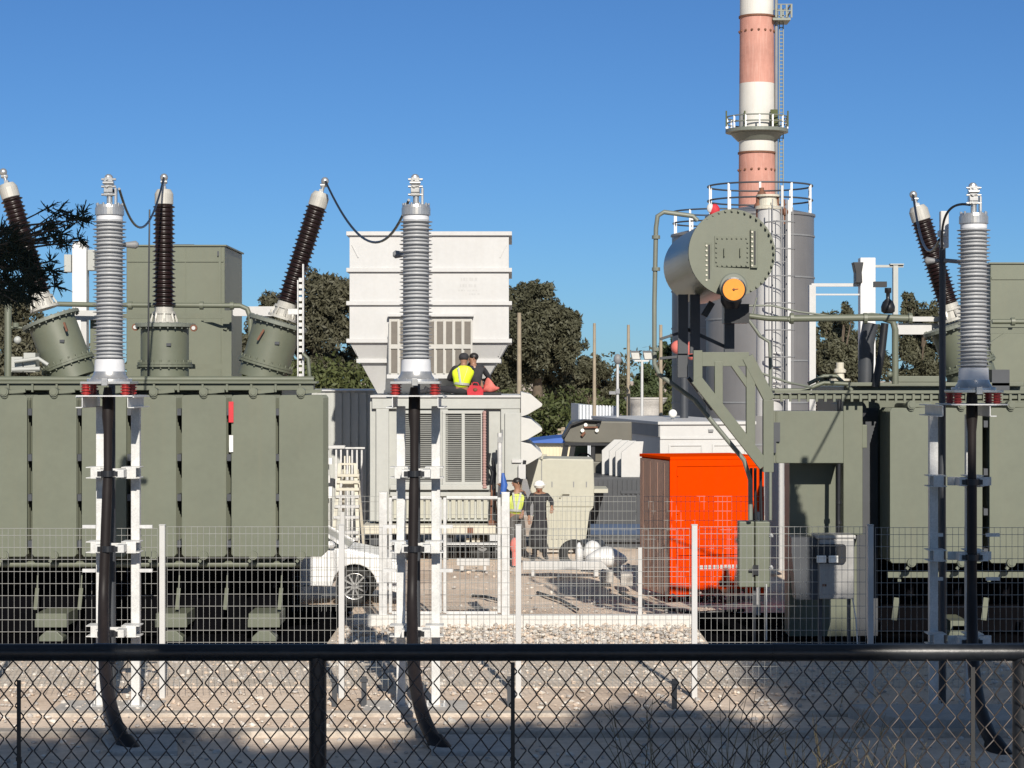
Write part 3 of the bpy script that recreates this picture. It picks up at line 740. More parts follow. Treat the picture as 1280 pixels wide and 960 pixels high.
# tap-changer tank and its box at the left end
y = 32.6
g = MB(); g.prism([(gx(990, y), -.0), (gx(1075, y), 0), (gx(1075, y), gz(505, y)), (gx(1050, y), gz(505, y)), (gx(1050, y), gz(580, y)), (gx(990, y), gz(580, y))], y+.3, y+.9); g.build('tap_changer_tank', GREEN, TR, bevel=.008)
g = MB(); g.box(gx(958, y), gx(1050, y), y-.35, y+.28, gz(579, y-.35), gz(514, y-.35)); g.box(gx(966, y), gx(968, y), y-.36, y-.345, gz(578, y-.35), gz(514, y-.35)); tb = g.build('terminal_box', GREEN, TR, bevel=.01)
g = MB(); g.box(gx(962, y), gx(971, y), y-.40, y-.352, gz(552, y-.35), gz(528, y-.35)); g.box(gx(960, y), gx(966, y), y-.42, y-.352, gz(566, y-.35), gz(548, y-.35)); g.build('hinge_cover', DGREY, tb)
g = MB(); g.box(gx(1053, y), gx(1077, y), y-.1, y+.9, gz(668, y), gz(492, y)); g.box(gx(1077, y), gx(1084, y), y-.0, y+.9, gz(560, y), gz(531, y)); g.build('side_panel', GREEN, TR, bevel=.008)
g = MB(); g.tube([at(1049, 500, y-.3), at(1048, 668, y-.3)], .032, 8); 
for py in (528, 560, 630, 655): g.lathe(at(1048.5, py, y-.3), (0, 0, 1), [(0, .045), (.05, .045)], 10)
g.build('black_conduit', BLACK, TR)
g = MB(); g.prism([(gx(1068, 32.9), gz(510, 32.9)), (gx(1098, 32.9), gz(510, 32.9)), (gx(1098, 32.9), gz(800, 32.9)), (gx(1064, 32.9), gz(800, 32.9)), (gx(1064, 32.9), gz(620, 32.9)), (gx(1070, 32.9), gz(550, 32.9))], 32.95, 33.2); g.build('shade_end_panel', DGREY, TR)  # dark panel paints the shadowed left side of the radiators
g = MB(); g.lathe(at(1072, 512, 32.7), (0, 1, 0), [(0, .14), (.2, .14)], 20); g.build('dark_valve_wheel', BLACK, TR)
g = MB(); yy = DT+.25; g.box(gx(1110, yy), gx(1360, yy), yy, yy+.08, gz(722, yy), gz(715, yy)); g.build('bottom_pipe', GREEN, TR)
for px in (1120, 1232, 1300):
    x = gx(px, 32.3); g = MB(); g.bar((x+.01, 32.3, gz(747, 32.3)), (x-.03, 32.3, gz(775, 32.3)), .08, .02); g.bar((x+.05, 32.3, gz(716, 32.3)), (x+.05, 32.3, gz(727, 32.3)), .05, .02); g.build('drain_bracket', GREEN, TR)
for px in (1199, 1340):
    x = gx(px, 32.3); g = MB(); g.box(x-.13, x+.13, 32.3, 35.8, gz(788, 32.3), gz(776, 32.3)); g.prism([(x-.2, 0), (x+.2, 0), (x+.1, .25), (x-.1, .25)], 32.3, 32.6); g.build('skid_bracket', GREEN, TR)
# conservator
DC = 29.6
c0 = at(915, 316, DC); c1 = at(871, 336, DC+2.9); ax = (c1-c0).normalized(); Rr = .545
g = MB(); g.lathe(c0+ax*.05, ax, [(0, Rr), (2.6, Rr), (2.7, Rr*.93), (2.76, Rr*.4)], 48, True); cons = g.build('conservator', GLOSSG, TR)
xx, yy_, _ = frame_to(ax); rt = Vector((1, 0, 0)); upv = Vector((0, 0, 1))
g = MB(); g.lathe(c0, ax, [(0, .60), (.05, .60)], 56); g.lathe(c0+ax*.055, ax, [(0, .592), (.03, .592)], 56)
for i in range(40):
    t = i*PI/20; q = c0+(rt*math.cos(t)+upv*math.sin(t))*.577; g.cyl(q-ax*.022, q+ax*.11, .016, n=6)
g.build('end_plate', GREEN, cons)
def facebox(px0, px1, py0, py1, d=DC, t=.03, off=.0):
    a = at(px0, py0, d); b = at(px1, py1, d); g = MB(); g.box(a.x, b.x, d-t-off, d-.001-off+.0, b.z, a.z); return g
g = facebox(893, 937, 295, 334, t=.025)
for i in range(7):
    for py in (297.5, 331.5):
        p = at(897+i*6, py, DC-.03); g.cyl(p-Vector((0, .02, 0)), p, .012, n=6)
for i in range(5):
    for px in (895.5, 934.5):
        p = at(px, 303+i*6, DC-.03); g.cyl(p-Vector((0, .02, 0)), p, .012, n=6)
for px in (905, 925): g.box(gx(px, DC)-.008, gx(px, DC)+.008, DC-.07, DC-.024, gz(321, DC), gz(310, DC))
g.build('inspection_hatch', GREEN, cons, bevel=.004)
for (a, b, c, e) in ((881, 889, 303, 353), (938, 947, 286, 335)):
    g = facebox(a, b, c, e, t=.03); gl = g.build('level_gauge', GREEN, cons, bevel=.004)
    g = facebox(a+4.2, a+6.2, c+3, e-4, t=.006, off=.031); g.build('gauge_slot', BLACK, gl)
    g = MB()
    for i in range(8):
        p = at(a+2.2, c+4+i*(e-c-7)/7, DC-.035); g.cyl(p-Vector((0, .012, 0)), p, .014, n=8)
    g.build('gauge_bolt', CREAM, gl)
dl = at(917, 362, DC-.25)
g = MB(); g.lathe(dl+Vector((0, .26, .04)), (0, -1, -.0), [(0, .10), (.02, .17), (.24, .19), (.25, .17)], 28, True); dg = g.build('dial_gauge', FLANGE, TR)
g = MB(); g.lathe(dl+Vector((0, .02, .0)), (0, -1, 0), [(0, .17), (.03, .17), (.035, .15)], 28); g.build('dial_rim', BLACK, dg)
g = MB(); g.lathe(dl+Vector((0, -.015, 0)), (0, -1, 0), [(0, .148), (.01, .148)], 28); g.build('dial_face', DIALM, dg)
g = MB(); g.bar(dl+Vector((-.02, -.028, 0)), dl+Vector((.06, -.028, .01)), .02, .006); g.ball(dl+Vector((0, -.028, 0)), .018); g.build('dial_needle', RUST, dg)
# conservator carrying frame
def mbar(parent, name, m, segs):
    g = MB()
    for i, (a, b, w, h) in enumerate(segs): g.bar(a, b, w+.009*i, h)
    return g.build(name, m, parent, bevel=.005)
ya, yb = 30.6, 31.9
for yv, off in ((ya, 0), (yb, 0)):
    mbar(TR, 'frame_truss', GREEN, [(at(868, 449, yv), at(936, 449, yv), .10, .20), (at(934, 446, yv), at(962, 500, yv), .12, .16), (at(870, 474, yv), at(955, 582, yv), .12, .16),
        (at(872, 438, yv), at(872, 478, yv), .10, .12), (at(898, 452, yv), at(898, 508, yv), .08, .12), (at(938, 452, yv), at(938, 556, yv), .08, .12), (at(916, 455, yv), at(938, 486, yv), .06, .08)])
mbar(TR, 'frame_tie', GREEN, [(at(872, 474, ya), at(872, 474, yb), .1, .1), (at(934, 449, ya), at(934, 449, yb), .1, .1), (at(955, 580, ya), at(955, 580, yb), .1, .1), (at(960, 500, ya), at(960, 590, ya), .12, .14)])
g = MB()
for px in (854, 869, 912):
    g.box(gx(px, 30.9)-.07, gx(px, 30.9)+.07, 30.9, 31.05, gz(442, 30.9), gz(368, 30.9))
g.build('cradle_leg', DGREY, TR)
mbar(TR, 'cradle_brace', DGREY, [(at(855, 410, 31.0), at(912, 436, 31.0), .03, .05), (at(825, 424, 31.0), at(868, 410, 31.0), .03, .04), (at(825, 448, 31.0), at(870, 444, 31.0), .03, .04), (at(853, 442, 31.0), at(853, 472, 31.0), .12, .12), (at(860, 472, 31.3), at(890, 512, 31.3), .10, .05)])
g = MB(); y = 31.5
g.tube([at(872, 276, y), at(866, 270, y), at(830, 265, y), at(822, 270, y), at(820, 285, y), at(818, 380, y), at(818, 455, y), at(824, 468, y), at(868, 500, y), at(930, 575, y), at(938, 600, y), at(938, 650, y)], .035, 10)
for py in (296, 336, 436): g.lathe(at(820, py, y)-Vector((0, 0, .03)), (0, 0, 1), [(0, .06), (.05, .06)], 12)
g.build('breather_pipe', FLANGE, TR)
g = MB(); y = 31.0
g.tube([at(915, 392, y), at(960, 398, y), at(990, 399, y)], .04, 8); g.tube([at(985, 400, y), at(990, 398, y), at(1100, 397, y), at(1140, 398, y)], .052, 10)
for px in (990, 1082, 1138): g.lathe(at(px, 398, y)-Vector((.03, 0, 0)), (1, 0, 0), [(0, .08), (.05, .08)], 12)
g.build('oil_pipe', GREEN, TR)
g = MB(); y = 32.15; g.tube([at(1105, 398, y), at(1116, 402, y), at(1119, 412, y), at(1119, 480, y)], .05, 10); g.ball(at(1112, 468, y), .05); g.build('oil_riser', GREEN, TR)
g = MB(); g.lathe(at(1110, 392, 31.95), (0, 0, 1), [(0, .06), (.03, .10), (.10, .105), (.17, .08), (.22, .03), (.30, .03), (.31, .05), (.38, .05)], 16, True); g.box(gx(1092, 31.95), gx(1108, 31.95), 31.9, 32.0, gz(359, 31.95), gz(352, 31.95)); g.build('silica_breather', BLACK, TR)
g = MB()
g.tube([at(934, 382, 32.3), at(965, 382, 32.3), at(1000, 390, 32.3), at(1050, 396, 32.2), at(1090, 392, 32.1), at(1108, 394, 32)], .016, 6)
g.tube([at(936, 400, 32.2), at(950, 420, 32.2), at(962, 428, 32.2), at(963, 455, 32.2), at(963, 650, 32.2)], .026, 8)
g.tube([at(936, 452, 32.2), at(950, 466, 32.2), at(985, 478, 32.2), at(1015, 484, 32.5)], .02, 6)
g.tube([at(920, 380, 32.2), at(925, 392, 32.2), at(940, 395, 32.2), at(946, 372, 32.2)], .014, 6)
g.build('conduit', FLANGE, TR)
g = MB(); g.lathe(at(914, 386, 30.3), (0, 0, 1), [(0, .1), (.1, .15), (.2, .15), (.26, .08)], 14, True); g.box(gx(905, 30.3), gx(936, 30.3), 30.25, 30.6, gz(404, 30.3), gz(380, 30.3)); g.bar(at(890, 378, 30.4), at(880, 395, 30.4), .09); g.build('buchholz_relay', BLACK, TR)
g = MB(); g.tube([at(965, 488, 32.6), at(1005, 488, 32.6), at(1030, 478, 32.6), at(1060, 480, 32.6)], .032, 8); g.tube([at(1010, 480, 32.7), at(1030, 470, 32.7), at(1045, 470, 32.7), at(1065, 488, 32.7)], .03, 8); g.ball(at(1117, 472, 32.4), .07); g.build('pipe_run', GREEN, TR)
g = MB(); g.tube([at(1088, 404, 33.2), at(1083, 430, 33.2), at(1082, 484, 33.2)], .12, 12); g.build('dark_duct', DGREY, TR)
g = MB(); g.tube([at(1106, 404, 33.0), at(1102, 440, 33.0), at(1094, 484, 33.0)], .06, 10); g.build('dark_duct', BLACK, TR)
g = MB(); p = at(1050, 476, 33); g.lathe(p, (0, 0, 1), [(0, .16), (.03, .16), (.035, .07), (.12, .06), (.125, .09), (.17, .09), (.19, .06), (.28, .06)], 16); g.build('pressure_valve', CREAM, TR)
turret(TR, at(1216, 474, 33.9), at(1192, 405, 33.9), .38, .50)
E4 = bushing(TR, at(1185, 380, 33.9), at(1152, 276, 33.9), r=.155)
g = MB(); y = 34.2; g.box(gx(1122, y), gx(1180, y), y, y+.12, gz(418, y), gz(404, y)); g.box(gx(1124, y), gx(1175, y), y-.1, y-.01, gz(402, y), gz(396, y)); g.build('white_bracket', WHITE, TR)
g = MB(); g.tube([at(1240, 402, 34.5), at(1300, 402, 34.5)], .04, 8); g.lathe(at(1266, 402, 34.5)-Vector((.03,0,0)), (1, 0, 0), [(0, .065), (.06, .065)], 12); g.bar(at(1238, 430, 34.5), at(1256, 418, 34.5), .05); g.box(gx(1238, 34.6), gx(1310, 34.6), 34.6, 34.7, gz(417, 34.6), gz(409, 34.6)); g.build('rear_pipe', GREEN, TR)
g = MB(); g.box(gx(1240, 33.0), gx(1262, 33.0), 33.0, 33.3, gz(490, 33), gz(462, 33)); g.build('dark_box', DGREY, TR)
# control box hung on thin legs
y = 31.6
cb = thing('control_box', 'small sage-green double-door control box on thin legs before the orange cabinet', 'control box', (gx(943, y), y, 0))
g = MB(); g.box(gx(924, y), gx(943, y), y, y+.3, gz(734, y), gz(652, y)); g.box(gx(944, y), gx(962, y), y-.03, y+.3, gz(734, y), gz(652, y)); bx = g.build('box', GREEN, cb, bevel=.012)
for py in (668, 708):
    g = MB(); g.box(gx(961, y), gx(966, y), y-.05, y-.031, gz(py+3, y), gz(py, y)); g.cyl(at(964, py, y-.05), at(964, py, y-.08), .02, n=8); g.build('latch', ALU, bx)
g = MB(); g.box(gx(941, y), gx(948, y), y-.07, y-.032, gz(718, y), gz(706, y)); g.box(gx(936, y), gx(941, y), y-.05, y-.031, gz(714, y), gz(711, y)); g.build('handle', BLACK, bx)
for px in (944, 958):
    g = MB(); x = gx(px, y); g.box(x-.02, x+.02, y+.1, y+.14, 0, gz(734, y)-.001); g.build('leg', DGREY, cb)
for px in (939, 944, 951):
    g = MB(); g.tube([at(px, 585, y+.15), at(px, 620, y+.15), at(px+1, 652, y+.15)], .022, 8); g.build('conduit', BLACK, cb)
for px in (200,):                    # thin white rod in front of the box
    g = MB(); g.tube([at(958, 730, 31.4), at(958, 800, 31.4)], .012, 6); g.build('earth_rod', WHITE, cb)
# grey gauge cabinet under the transformer end
y = 31.5
gc = thing('gauge_cabinet', 'unpainted steel cabinet with two white gauges, under the end of the right transformer', 'cabinet', (gx(1030, y), y, 0))
g = MB(); g.box(gx(1024, y), gx(1068, y), y, y+.5, gz(749, y), gz(674, y)); g.box(gx(1020, y), gx(1070, y), y-.02, y+.52, gz(674, y)+.002, gz(669, y)); bx = g.build('housing', PSTEEL, gc, bevel=.015)
g = MB(); g.prism([(gx(990, y), gz(672, y)), (gx(1018, y), gz(672, y)), (gx(1023, y), gz(676, y)), (gx(1023, y), gz(750, y)), (gx(996, y), gz(750, y)), (gx(990, y), gz(690, y))], y+.05, y+.5); g.build('side_duct', DGREY, gc)
g = MB(); pts = []
for cx_, cy_, a0 in ((1053, 684, 90), (1053, 700, 0), (1022, 700, -90), (1022, 684, 180)):
    for i in range(5):
        a = R(a0-90+22.5*i) if False else R(a0-i*22.5); pts.append((gx(cx_+4*math.cos(a), y), gz(cy_-4*math.sin(a), y)))
g.prism(pts, y-.05, y-.005); pn = g.build('gauge_panel', BLACK, bx)
for px in (1026, 1041):
    g = MB(); g.box(gx(px-6, y), gx(px+6, y), y-.07, y-.052, gz(703, y), gz(694, y)); g.build('gauge', WHITEL, pn, bevel=.01)
g = MB(); g.box(gx(1028, y), gx(1033, y), y-.01, y-.002, gz(733, y), gz(730, y)); g.build('red_mark', RUST, bx)
for px in (1028, 1064):
    g = MB(); g.box(gx(px, y)-.025, gx(px, y)+.025, y+.2, y+.25, 0, gz(749, y)-.001); g.build('leg', DGREY, gc)
g = MB(); g.tube([at(1066, 749, 31.4), at(1070, 775, 31.3), at(1072, 806, 31.2)], .013, 6); g.build('white_hose', WHITE, gc)
# green enclosures standing behind the transformers
def enclosure(x0, x1, top, d, label, cap=True):
    t = thing('metal_enclosure', label, 'enclosure', (gx((x0+x1)/2, d), d, 0))
    g = MB(); g.box(gx(x0, d), gx(x1, d), d, d+2.4, 0, gz(top+2, d)); b = g.build('housing', GREEN2, t, bevel=.012)
    g = MB(); g.box(gx(x0, d)-.03, gx(x1, d)+.03, d-.03, d+2.45, gz(top+2, d)+.002, gz(top, d)); g.build('roof_sheet', GREEN2, t)
    g = MB(); z = gz(top+20, d); g.box(gx(x0, d)+.02, gx(x1, d)-.02, d-.018, d-.001, z-.02, z+.02)
    xm = gx(x0+(x1-x0)*.6, d); g.box(xm-.008, xm+.008, d-.012, d-.001, .1, gz(top+3, d)); xm = gx(x1-6, d); g.box(xm-.02, xm+.02, d-.03, d-.001, .1, gz(top+3, d)); g.build('panel_seam', GREEN2, b)
    g = MB(); g.box(gx(x1-9, d), gx(x1-7, d), d-.04, d-.002, gz(top+14, d), gz(top+8, d)); g.build('latch', DGREY, b)
    if cap:
        g = MB(); g.box(gx(x0+52, d), gx(x0+82, d), d+.2, d+.7, gz(top, d)+.001, gz(top-1.6, d)); g.build('roof_vent', DGREY, t)
    return t
enclosure(158, 281, 306, 37.5, 'tall sage-green metal enclosure rising behind the middle bushing')
enclosure(1238, 1400, 328, 37.5, 'tall sage-green metal enclosure cut off by the right edge of the photo', False)
# jumper wires
jumper(at(149, 236, DS), E2, at(178, 284, 29.5), 'short black jumper wire sagging between the leftmost termination and the upright bushing', .016)
jumper(E3, at(511, 250, DS), at(470, 303, 29.0), 'long black jumper wire sagging before the filter house', .017)
jumper(at(1212, 256, DS), at(1178, 310, 26.25), at(1182, 270, 26), 'black jumper wire arching from the right termination to the lamp pole', .015)
jumper(E4, at(1174, 300, 26.3), at(1160, 313, 29), 'grey jumper wire hanging from the left-leaning bushing at right', .018)
# square white columns
def column(px, d, w, top, label, extra):
    x = gx(px, d); t = thing('steel_column', label, 'column', (x, d, 0)); hw = w*d/F/2
    g = MB(); g.box(x-hw, x+hw, d, d+2*hw, 0, gz(top, d)); c = g.build('column', WPLAST, t, bevel=.01)
    extra(t, x, d, hw); return t
def ex1(t, x, d, hw):
    for s, a, b in ((-1, 340, 318), (1, 338, 312)):
        g = MB(); g.box(x+s*(hw+.075)-.06, x+s*(hw+.075)+.06, d, d+.25, gz(a, d), gz(b, d)); g.build('junction_box', LGREY, t, bevel=.01)
    g = MB(); g.cyl((x, d+.1, gz(305, d)), (x, d+.1, gz(301, d)), .12, n=14); g.build('cap', WHITE, t)
column(99, 36, 18, 305, 'square white column with grey junction boxes, beside the dark foliage', ex1)
def ex2(t, x, d, hw):
    xx = gx(1072, d); g = MB(); g.prism([(xx-.09, gz(328, d)), (xx+.09, gz(328, d)), (xx+.06, gz(341, d)), (xx+.07, gz(354, d)), (xx-.05, gz(354, d)), (xx-.05, gz(341, d))], d-.1, d+.15); g.build('floodlight', BLACK, t, bevel=.01)
    g = MB(); g.box(gx(1015, d), x-hw-.001, d+.05, d+.12, gz(358, d), gz(354, d)); g.box(gx(1015, d), x-hw-.001, d+.05, d+.10, gz(369, d), gz(367, d)); g.build('white_rail', WHITE, t)
    for s in (1,): g = MB(); g.box(x+hw, gx(1130, d), d+.05, d+.12, gz(334, d), gz(331, d)); g.box(gx(1117, d), gx(1123, d), d+.02, d+.14, gz(395, d), gz(331, d)); g.box(gx(1113, d), gx(1130, d), d, d+.16, gz(331, d)+.001, gz(329.5, d)); g.build('side_bracket', LGREY, t)
    g = MB(); g.box(gx(1012, d), gx(1020, d), d+.02, d+.2, 0, gz(356, d)); g.build('slim_leg', WHITE, t)
column(1085, 38, 19, 322, 'square white column with black floodlight, right of the grey tanks', ex2)
# ------------------------------------------------------------------ orange cabinet
y = 39.7; xl, xr = gx(838, y), gx(962, y); zt = gz(573, y)+.15; piv = (xl, y); an = R(-15)
oc = thing('equipment_cabinet', 'tall bright orange steel cabinet with brown side, standing on the sandy yard', 'cabinet', ((xl+xr)/2, y, 0))
wd = xr-xl
def rb(f):
    g = MB(); f(g); g.v = [(a, b, c-.15) for a, b, c in g.v]; return g.rotz(-an, piv)
rb(lambda g: g.box(xl+.03, xl+wd, y+.03, y+1.75, .08, zt-.03)).build('carcass', ORANGE, oc, bevel=.008)
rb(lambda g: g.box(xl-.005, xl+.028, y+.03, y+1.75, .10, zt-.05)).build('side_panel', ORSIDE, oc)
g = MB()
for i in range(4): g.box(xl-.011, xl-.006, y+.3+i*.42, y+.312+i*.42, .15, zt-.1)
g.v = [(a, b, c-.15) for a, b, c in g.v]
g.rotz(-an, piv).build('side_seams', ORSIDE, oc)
rb(lambda g: g.box(xl-.01, xl+wd+.02, y-.02, y+1.78, zt-.029, zt+.03)).build('roof', ORANGE, oc, bevel=.01)
zs = gz(696, y)+.15
dr = rb(lambda g: g.box(xl+.13, xl+wd-.09, y-.006, y+.028, zs+.02, zt-.16)).build('door', ORANGE, oc, bevel=.006)
lp_ = rb(lambda g: g.box(xl+.13, xl+wd-.09, y-.006, y+.028, .12, zs-.02)).build('lower_panel', ORANGE, oc, bevel=.006)
def frm(g):
    g.box(xl-.01, xl+.125, y-.012, y+.028, .06, zt-.031); g.box(xl+wd-.085, xl+wd+.01, y-.012, y+.028, .06, zt-.031); g.box(xl+.127, xl+wd-.087, y-.012, y+.028, zt-.15, zt-.031)
rb(frm).build('door_frame', ORANGE, oc)
def lett(g):
    x = xl+.57; zz = gz(710, y)+.15
    for wv, gp in ((.06,.02),(.06,.02),(.06,.035),(.05,.02),(.045,.03),(.06,.02),(.05,.02),(.055,.02),(.045,.04),(.05,.02),(.05,.02),(.06,.02),(.05,.0)):
        g.box(x, x+wv, y-.010, y-.0065, zz-.035, zz+.035); x += wv+gp
rb(lett).build('lettering', WHITE, lp_)
rb(lambda g: (g.box(xl+wd-.2, xl+wd-.17, y-.035, y-.0065, 1.35, 1.6), g.box(xl+wd-.215, xl+wd-.155, y-.02, y-.0065, 1.42, 1.53))).build('handle', BLACK, dr)
rb(lambda g: [g.box(xl+.118, xl+.15, y-.03, y-.0125, q, q+.12) for q in (.9, 1.6, 2.3)]).build('hinge', ORANGE, dr)
rb(lambda g: (g.box(xl+.95, xl+1.15, y-.01, y-.0065, .27, .36), g.box(xl+.4, xl+1.5, y-.009, y-.0065, .125, .20))).build('shadow_strip', RUST, lp_)  # brown strips paint shadow along the foot of the front
# ------------------------------------------------------------------ white car
yc = 37.5
car = thing('parked_car', 'white car parked facing right, half hidden by the left transformer', 'car', (-4.0, yc+.88, 0))
wf, wr_, rw = gx(443, yc), gx(443, yc)-2.62, .335
def arch(cx, z0, r=.385):
    return [(cx+r*math.cos(t), max(z0, rw+r*math.sin(t))) for t in [PI-i*PI/12 for i in range(13)]]
xf = wf+.86; xb = wr_-.80; zg = .22
low = [(xb+.05, zg)] + arch(wr_, zg) + arch(wf, zg) + [(xf-.08, zg), (xf, .45), (xf-.03, .66), (xf-.16, .80), (xf-.55, .90), (wf-.18, 1.0), (wf-1.2, 1.0), (xb+.5, 1.02), (xb+.08, .98), (xb, .7), (xb, .4)]
g = MB(); g.prism(low, yc+.09, yc+1.67)
body = g.build('body', CARW, car, bevel=.06)
g = MB()
for yy in (yc, yc+1.68):
    g.prism([(x, z if z > .9 or True else z) for x, z in low[:27]]+[(xf-.10, zg), (xf-.03, .45), (xf-.06, .66), (xf-.2, .78), (xf-.6, .87), (wf-.2, .96), (xb+.5, .97), (xb+.1, .93), (xb+.02, .7), (xb+.02, .4)], yy, yy+.088)
g.build('side_panel', CARW, body, bevel=.025)
gh = [(wf-.12, 1.0), (wf-.75, 1.38), (wf-1.2, 1.47), (wf-2.4, 1.47), (xb+.35, 1.03)]
g = MB(); g.loft([(x, yc+.12, z) if z < 1.1 else (x, yc+.30, z) for x, z in gh], [(x, yc+1.64, z) if z < 1.1 else (x, yc+1.46, z) for x, z in gh]); g.build('windows', GLASSD, car)
g = MB(); g.loft([(wf-.78, yc+.29, 1.385), (wf-1.2, yc+.29, 1.475), (wf-2.4, yc+.29, 1.475), (wf-2.45, yc+.29, 1.46), (wf-1.15, yc+.29, 1.455)], [(wf-.78, yc+1.47, 1.385), (wf-1.2, yc+1.47, 1.475), (wf-2.4, yc+1.47, 1.475), (wf-2.45, yc+1.47, 1.46), (wf-1.15, yc+1.47, 1.455)])
g.build('roof', CARW, car)
g = MB()
for s, e in (((wf-.13, yc+.11, 1.0), (wf-.78, yc+.285, 1.39)), ((wf-.13, yc+1.65, 1.0), (wf-.78, yc+1.475, 1.39)), ((wf-1.35, yc+.105, 1.0), (wf-1.42, yc+.285, 1.46)), ((wf-.78, yc+.28, 1.39), (wf-2.3, yc+.28, 1.465))): g.bar(s, e, .06, .05)
g.build('pillars', CARW, car)
g = MB(); g.ball((wf-.42, yc+.0, 1.06), .09, .1, .07); g.build('mirror', CARW, car)
g = MB(); g.box(wf-.475, wf-.465, yc-.003, yc+.002, .35, .98); g.box(wf-1.4, wf-1.39, yc-.003, yc+.002, .3, .98); g.box(wf-1.39, wf-.475, yc-.003, yc+.002, .345, .352); g.build('door_gap', DGREY, body)
g = MB(); g.box(wf-1.33, wf-1.15, yc-.03, yc-.001, .86, .885); g.build('handle', CARW, body)
g = MB(); g.box(xf-.35, xf-.09, yc+.05, yc+.35, .64, .76); g.build('headlight', WHITEL, body, bevel=.03)
for wx in (wf, wr_):
    for yy in (yc+.03, yc+1.55):
        g = MB(); g.lathe((wx, yy+.2, rw), (0, -1, 0), [(0, .22), (0, rw-.03), (.03, rw), (.17, rw), (.2, rw-.03), (.205, .235), (.16, .225)], 36, True); wh = g.build('wheel', TYRE, car)
        g = MB(); g.lathe((wx, yy+.2, rw), (0, -1, 0), [(.10, .222), (.195, .236), (.20, .225), (.18, .205), (.11, .20)], 32, True, False); g.cyl((wx, yy+.04, rw), (wx, yy, rw), .055, n=14)
        for k in range(10):
            t = 2*PI*k/10+.1*(k % 2); g.bar((wx+.04*math.cos(t), yy+.02, rw+.04*math.sin(t)), (wx+.215*math.cos(t+.06), yy+.01, rw+.215*math.sin(t+.06)), .022, .03)
        g.build('rim', RIM, wh)
        g = MB(); g.lathe((wx, yy+.18, rw), (0, -1, 0), [(0, .21), (.05, .21)], 24); g.build('brake_disc', DGREY, wh)
# ------------------------------------------------------------------ filter house on top of the trailer
y = 48.0
fh = thing('filter_house', 'big white ribbed air-intake filter house with tapered hopper, above the trailer', 'filter house', (gx(537, y), y+1.5, 3.5))
xl, xr = gx(437, y), gx(636, y); yb = y+3.2
z = lambda py: gz(py, y)
g = MB(); g.box(xl, xr, y, yb, z(428), z(290))
cx = (xl+xr)/2
def ring(px0, px1, py, iny): return [(gx(px0, y), y+iny, z(py)), (gx(px1, y), y+iny, z(py)), (gx(px1, y), yb-iny, z(py)), (gx(px0, y), yb-iny, z(py))]
r0 = [(xl, y, z(428)-.001), (xr, y, z(428)-.001), (xr, yb, z(428)-.001), (xl, yb, z(428)-.001)]
r1 = ring(470, 598, 492, .55)
g.add(r0+r1, [(0, 1, 5, 4), (1, 2, 6, 5), (2, 3, 7, 6), (3, 0, 4, 7), (4, 5, 6, 7)])
g.build('casing', WHITE, fh)
def rib(parent, px0, px1, py, iny, th=.045, pr=.07):
    g = MB(); xa, xb = gx(px0, y), gx(px1, y); zz = z(py)
    g.box(xa-pr, xb+pr, y+iny-pr, y+iny-.002, zz-th, zz+th); g.box(xa-pr, xb+pr, yb-iny+.002, yb-iny+pr, zz-th, zz+th)
    g.box(xa-pr, xa-.002, y+iny, yb-iny, zz-th, zz+th); g.box(xb+.002, xb+pr, y+iny, yb-iny, zz-th, zz+th)
    return g.build('rib', WHITE, parent, bevel=.006)
for py in (292, 337.5, 379, 426): rib(fh, 437, 636, py, 0)
def lerp(a, b, t): return a+(b-a)*t
t = (451-428)/(492-428); rib(fh, lerp(437, 470, t), lerp(636, 598, t), 451, .55*t)
g = MB()                                             # corner gussets
for s, px in ((1, 440), (-1, 633)):
    g.bar((gx(px, y), y-.012, z(306)), (gx(px+s*8, y), y-.012, z(322)), .02, .02)
for s, px in ((1, 440), (-1, 630)): g.bar((gx(px+2*s, y), y-.0+.05, z(432)), (gx(px+s*7, y), y+.12, z(445)), .02, .02)
g.build('gusset', WHITE, fh)
g = MB(); xa, xb = gx(487, y), gx(590, y); g.box(xa, xb, y-.12, y+.9, z(472), z(396)); fb = g.build('filter_box', FFRAME, fh)
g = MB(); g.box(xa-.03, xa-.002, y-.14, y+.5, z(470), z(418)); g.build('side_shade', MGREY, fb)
g = MB(); g.box(xa-.03, xb+.04, y-.22, y-.0, z(396)+.002, z(393)); g.build('drip_hood', WHITE, fb)
g = MB(); g.box(xa-.05, xb+.05, y-.22, y-.13, z(473), z(468)); g.build('sill', WHITE, fb)
for j, (pa, pb) in enumerate(((402, 430), (437, 466))):
    for i in range(9):
        p0 = 489.5+i*11.4
        g = MB(); g.box(gx(p0, y), gx(p0+8.2, y), y-.135, y-.122, z(pb), z(pa)); fe = g.build('filter_panel', LOUV, fb)
g = MB()
for i in range(10):
    x = gx(488.6+i*11.4-1.6 if i else 488, y); g.box(x-.02, x+.02, y-.165, y-.121, z(467), z(400))
g.box(xa, xb, y-.167, y-.121, z(436), z(431)); g.build('filter_frame', FFRAME, fb)
g = MB()                                             # worn grey stencil, illegible
for r_, (py, sp) in enumerate(((349, (576, 596)), (357, (575, 594)), (363, (573, 597)), (367.5, (586, 597)))):
    x = sp[0]; k = 0
    while x < sp[1]: g.box(gx(x, y), gx(x+1.6+(k % 2), y), y-.004, y-.0015, z(py+(1.8 if r_ < 2 else .8)), z(py-(1.8 if r_ < 2 else .8))); x += 3.1+(k % 3)*.5; k += 1
g.build('faded_lettering', mat('faded_grey_stencil', (.43,.43,.42), .5), fh)
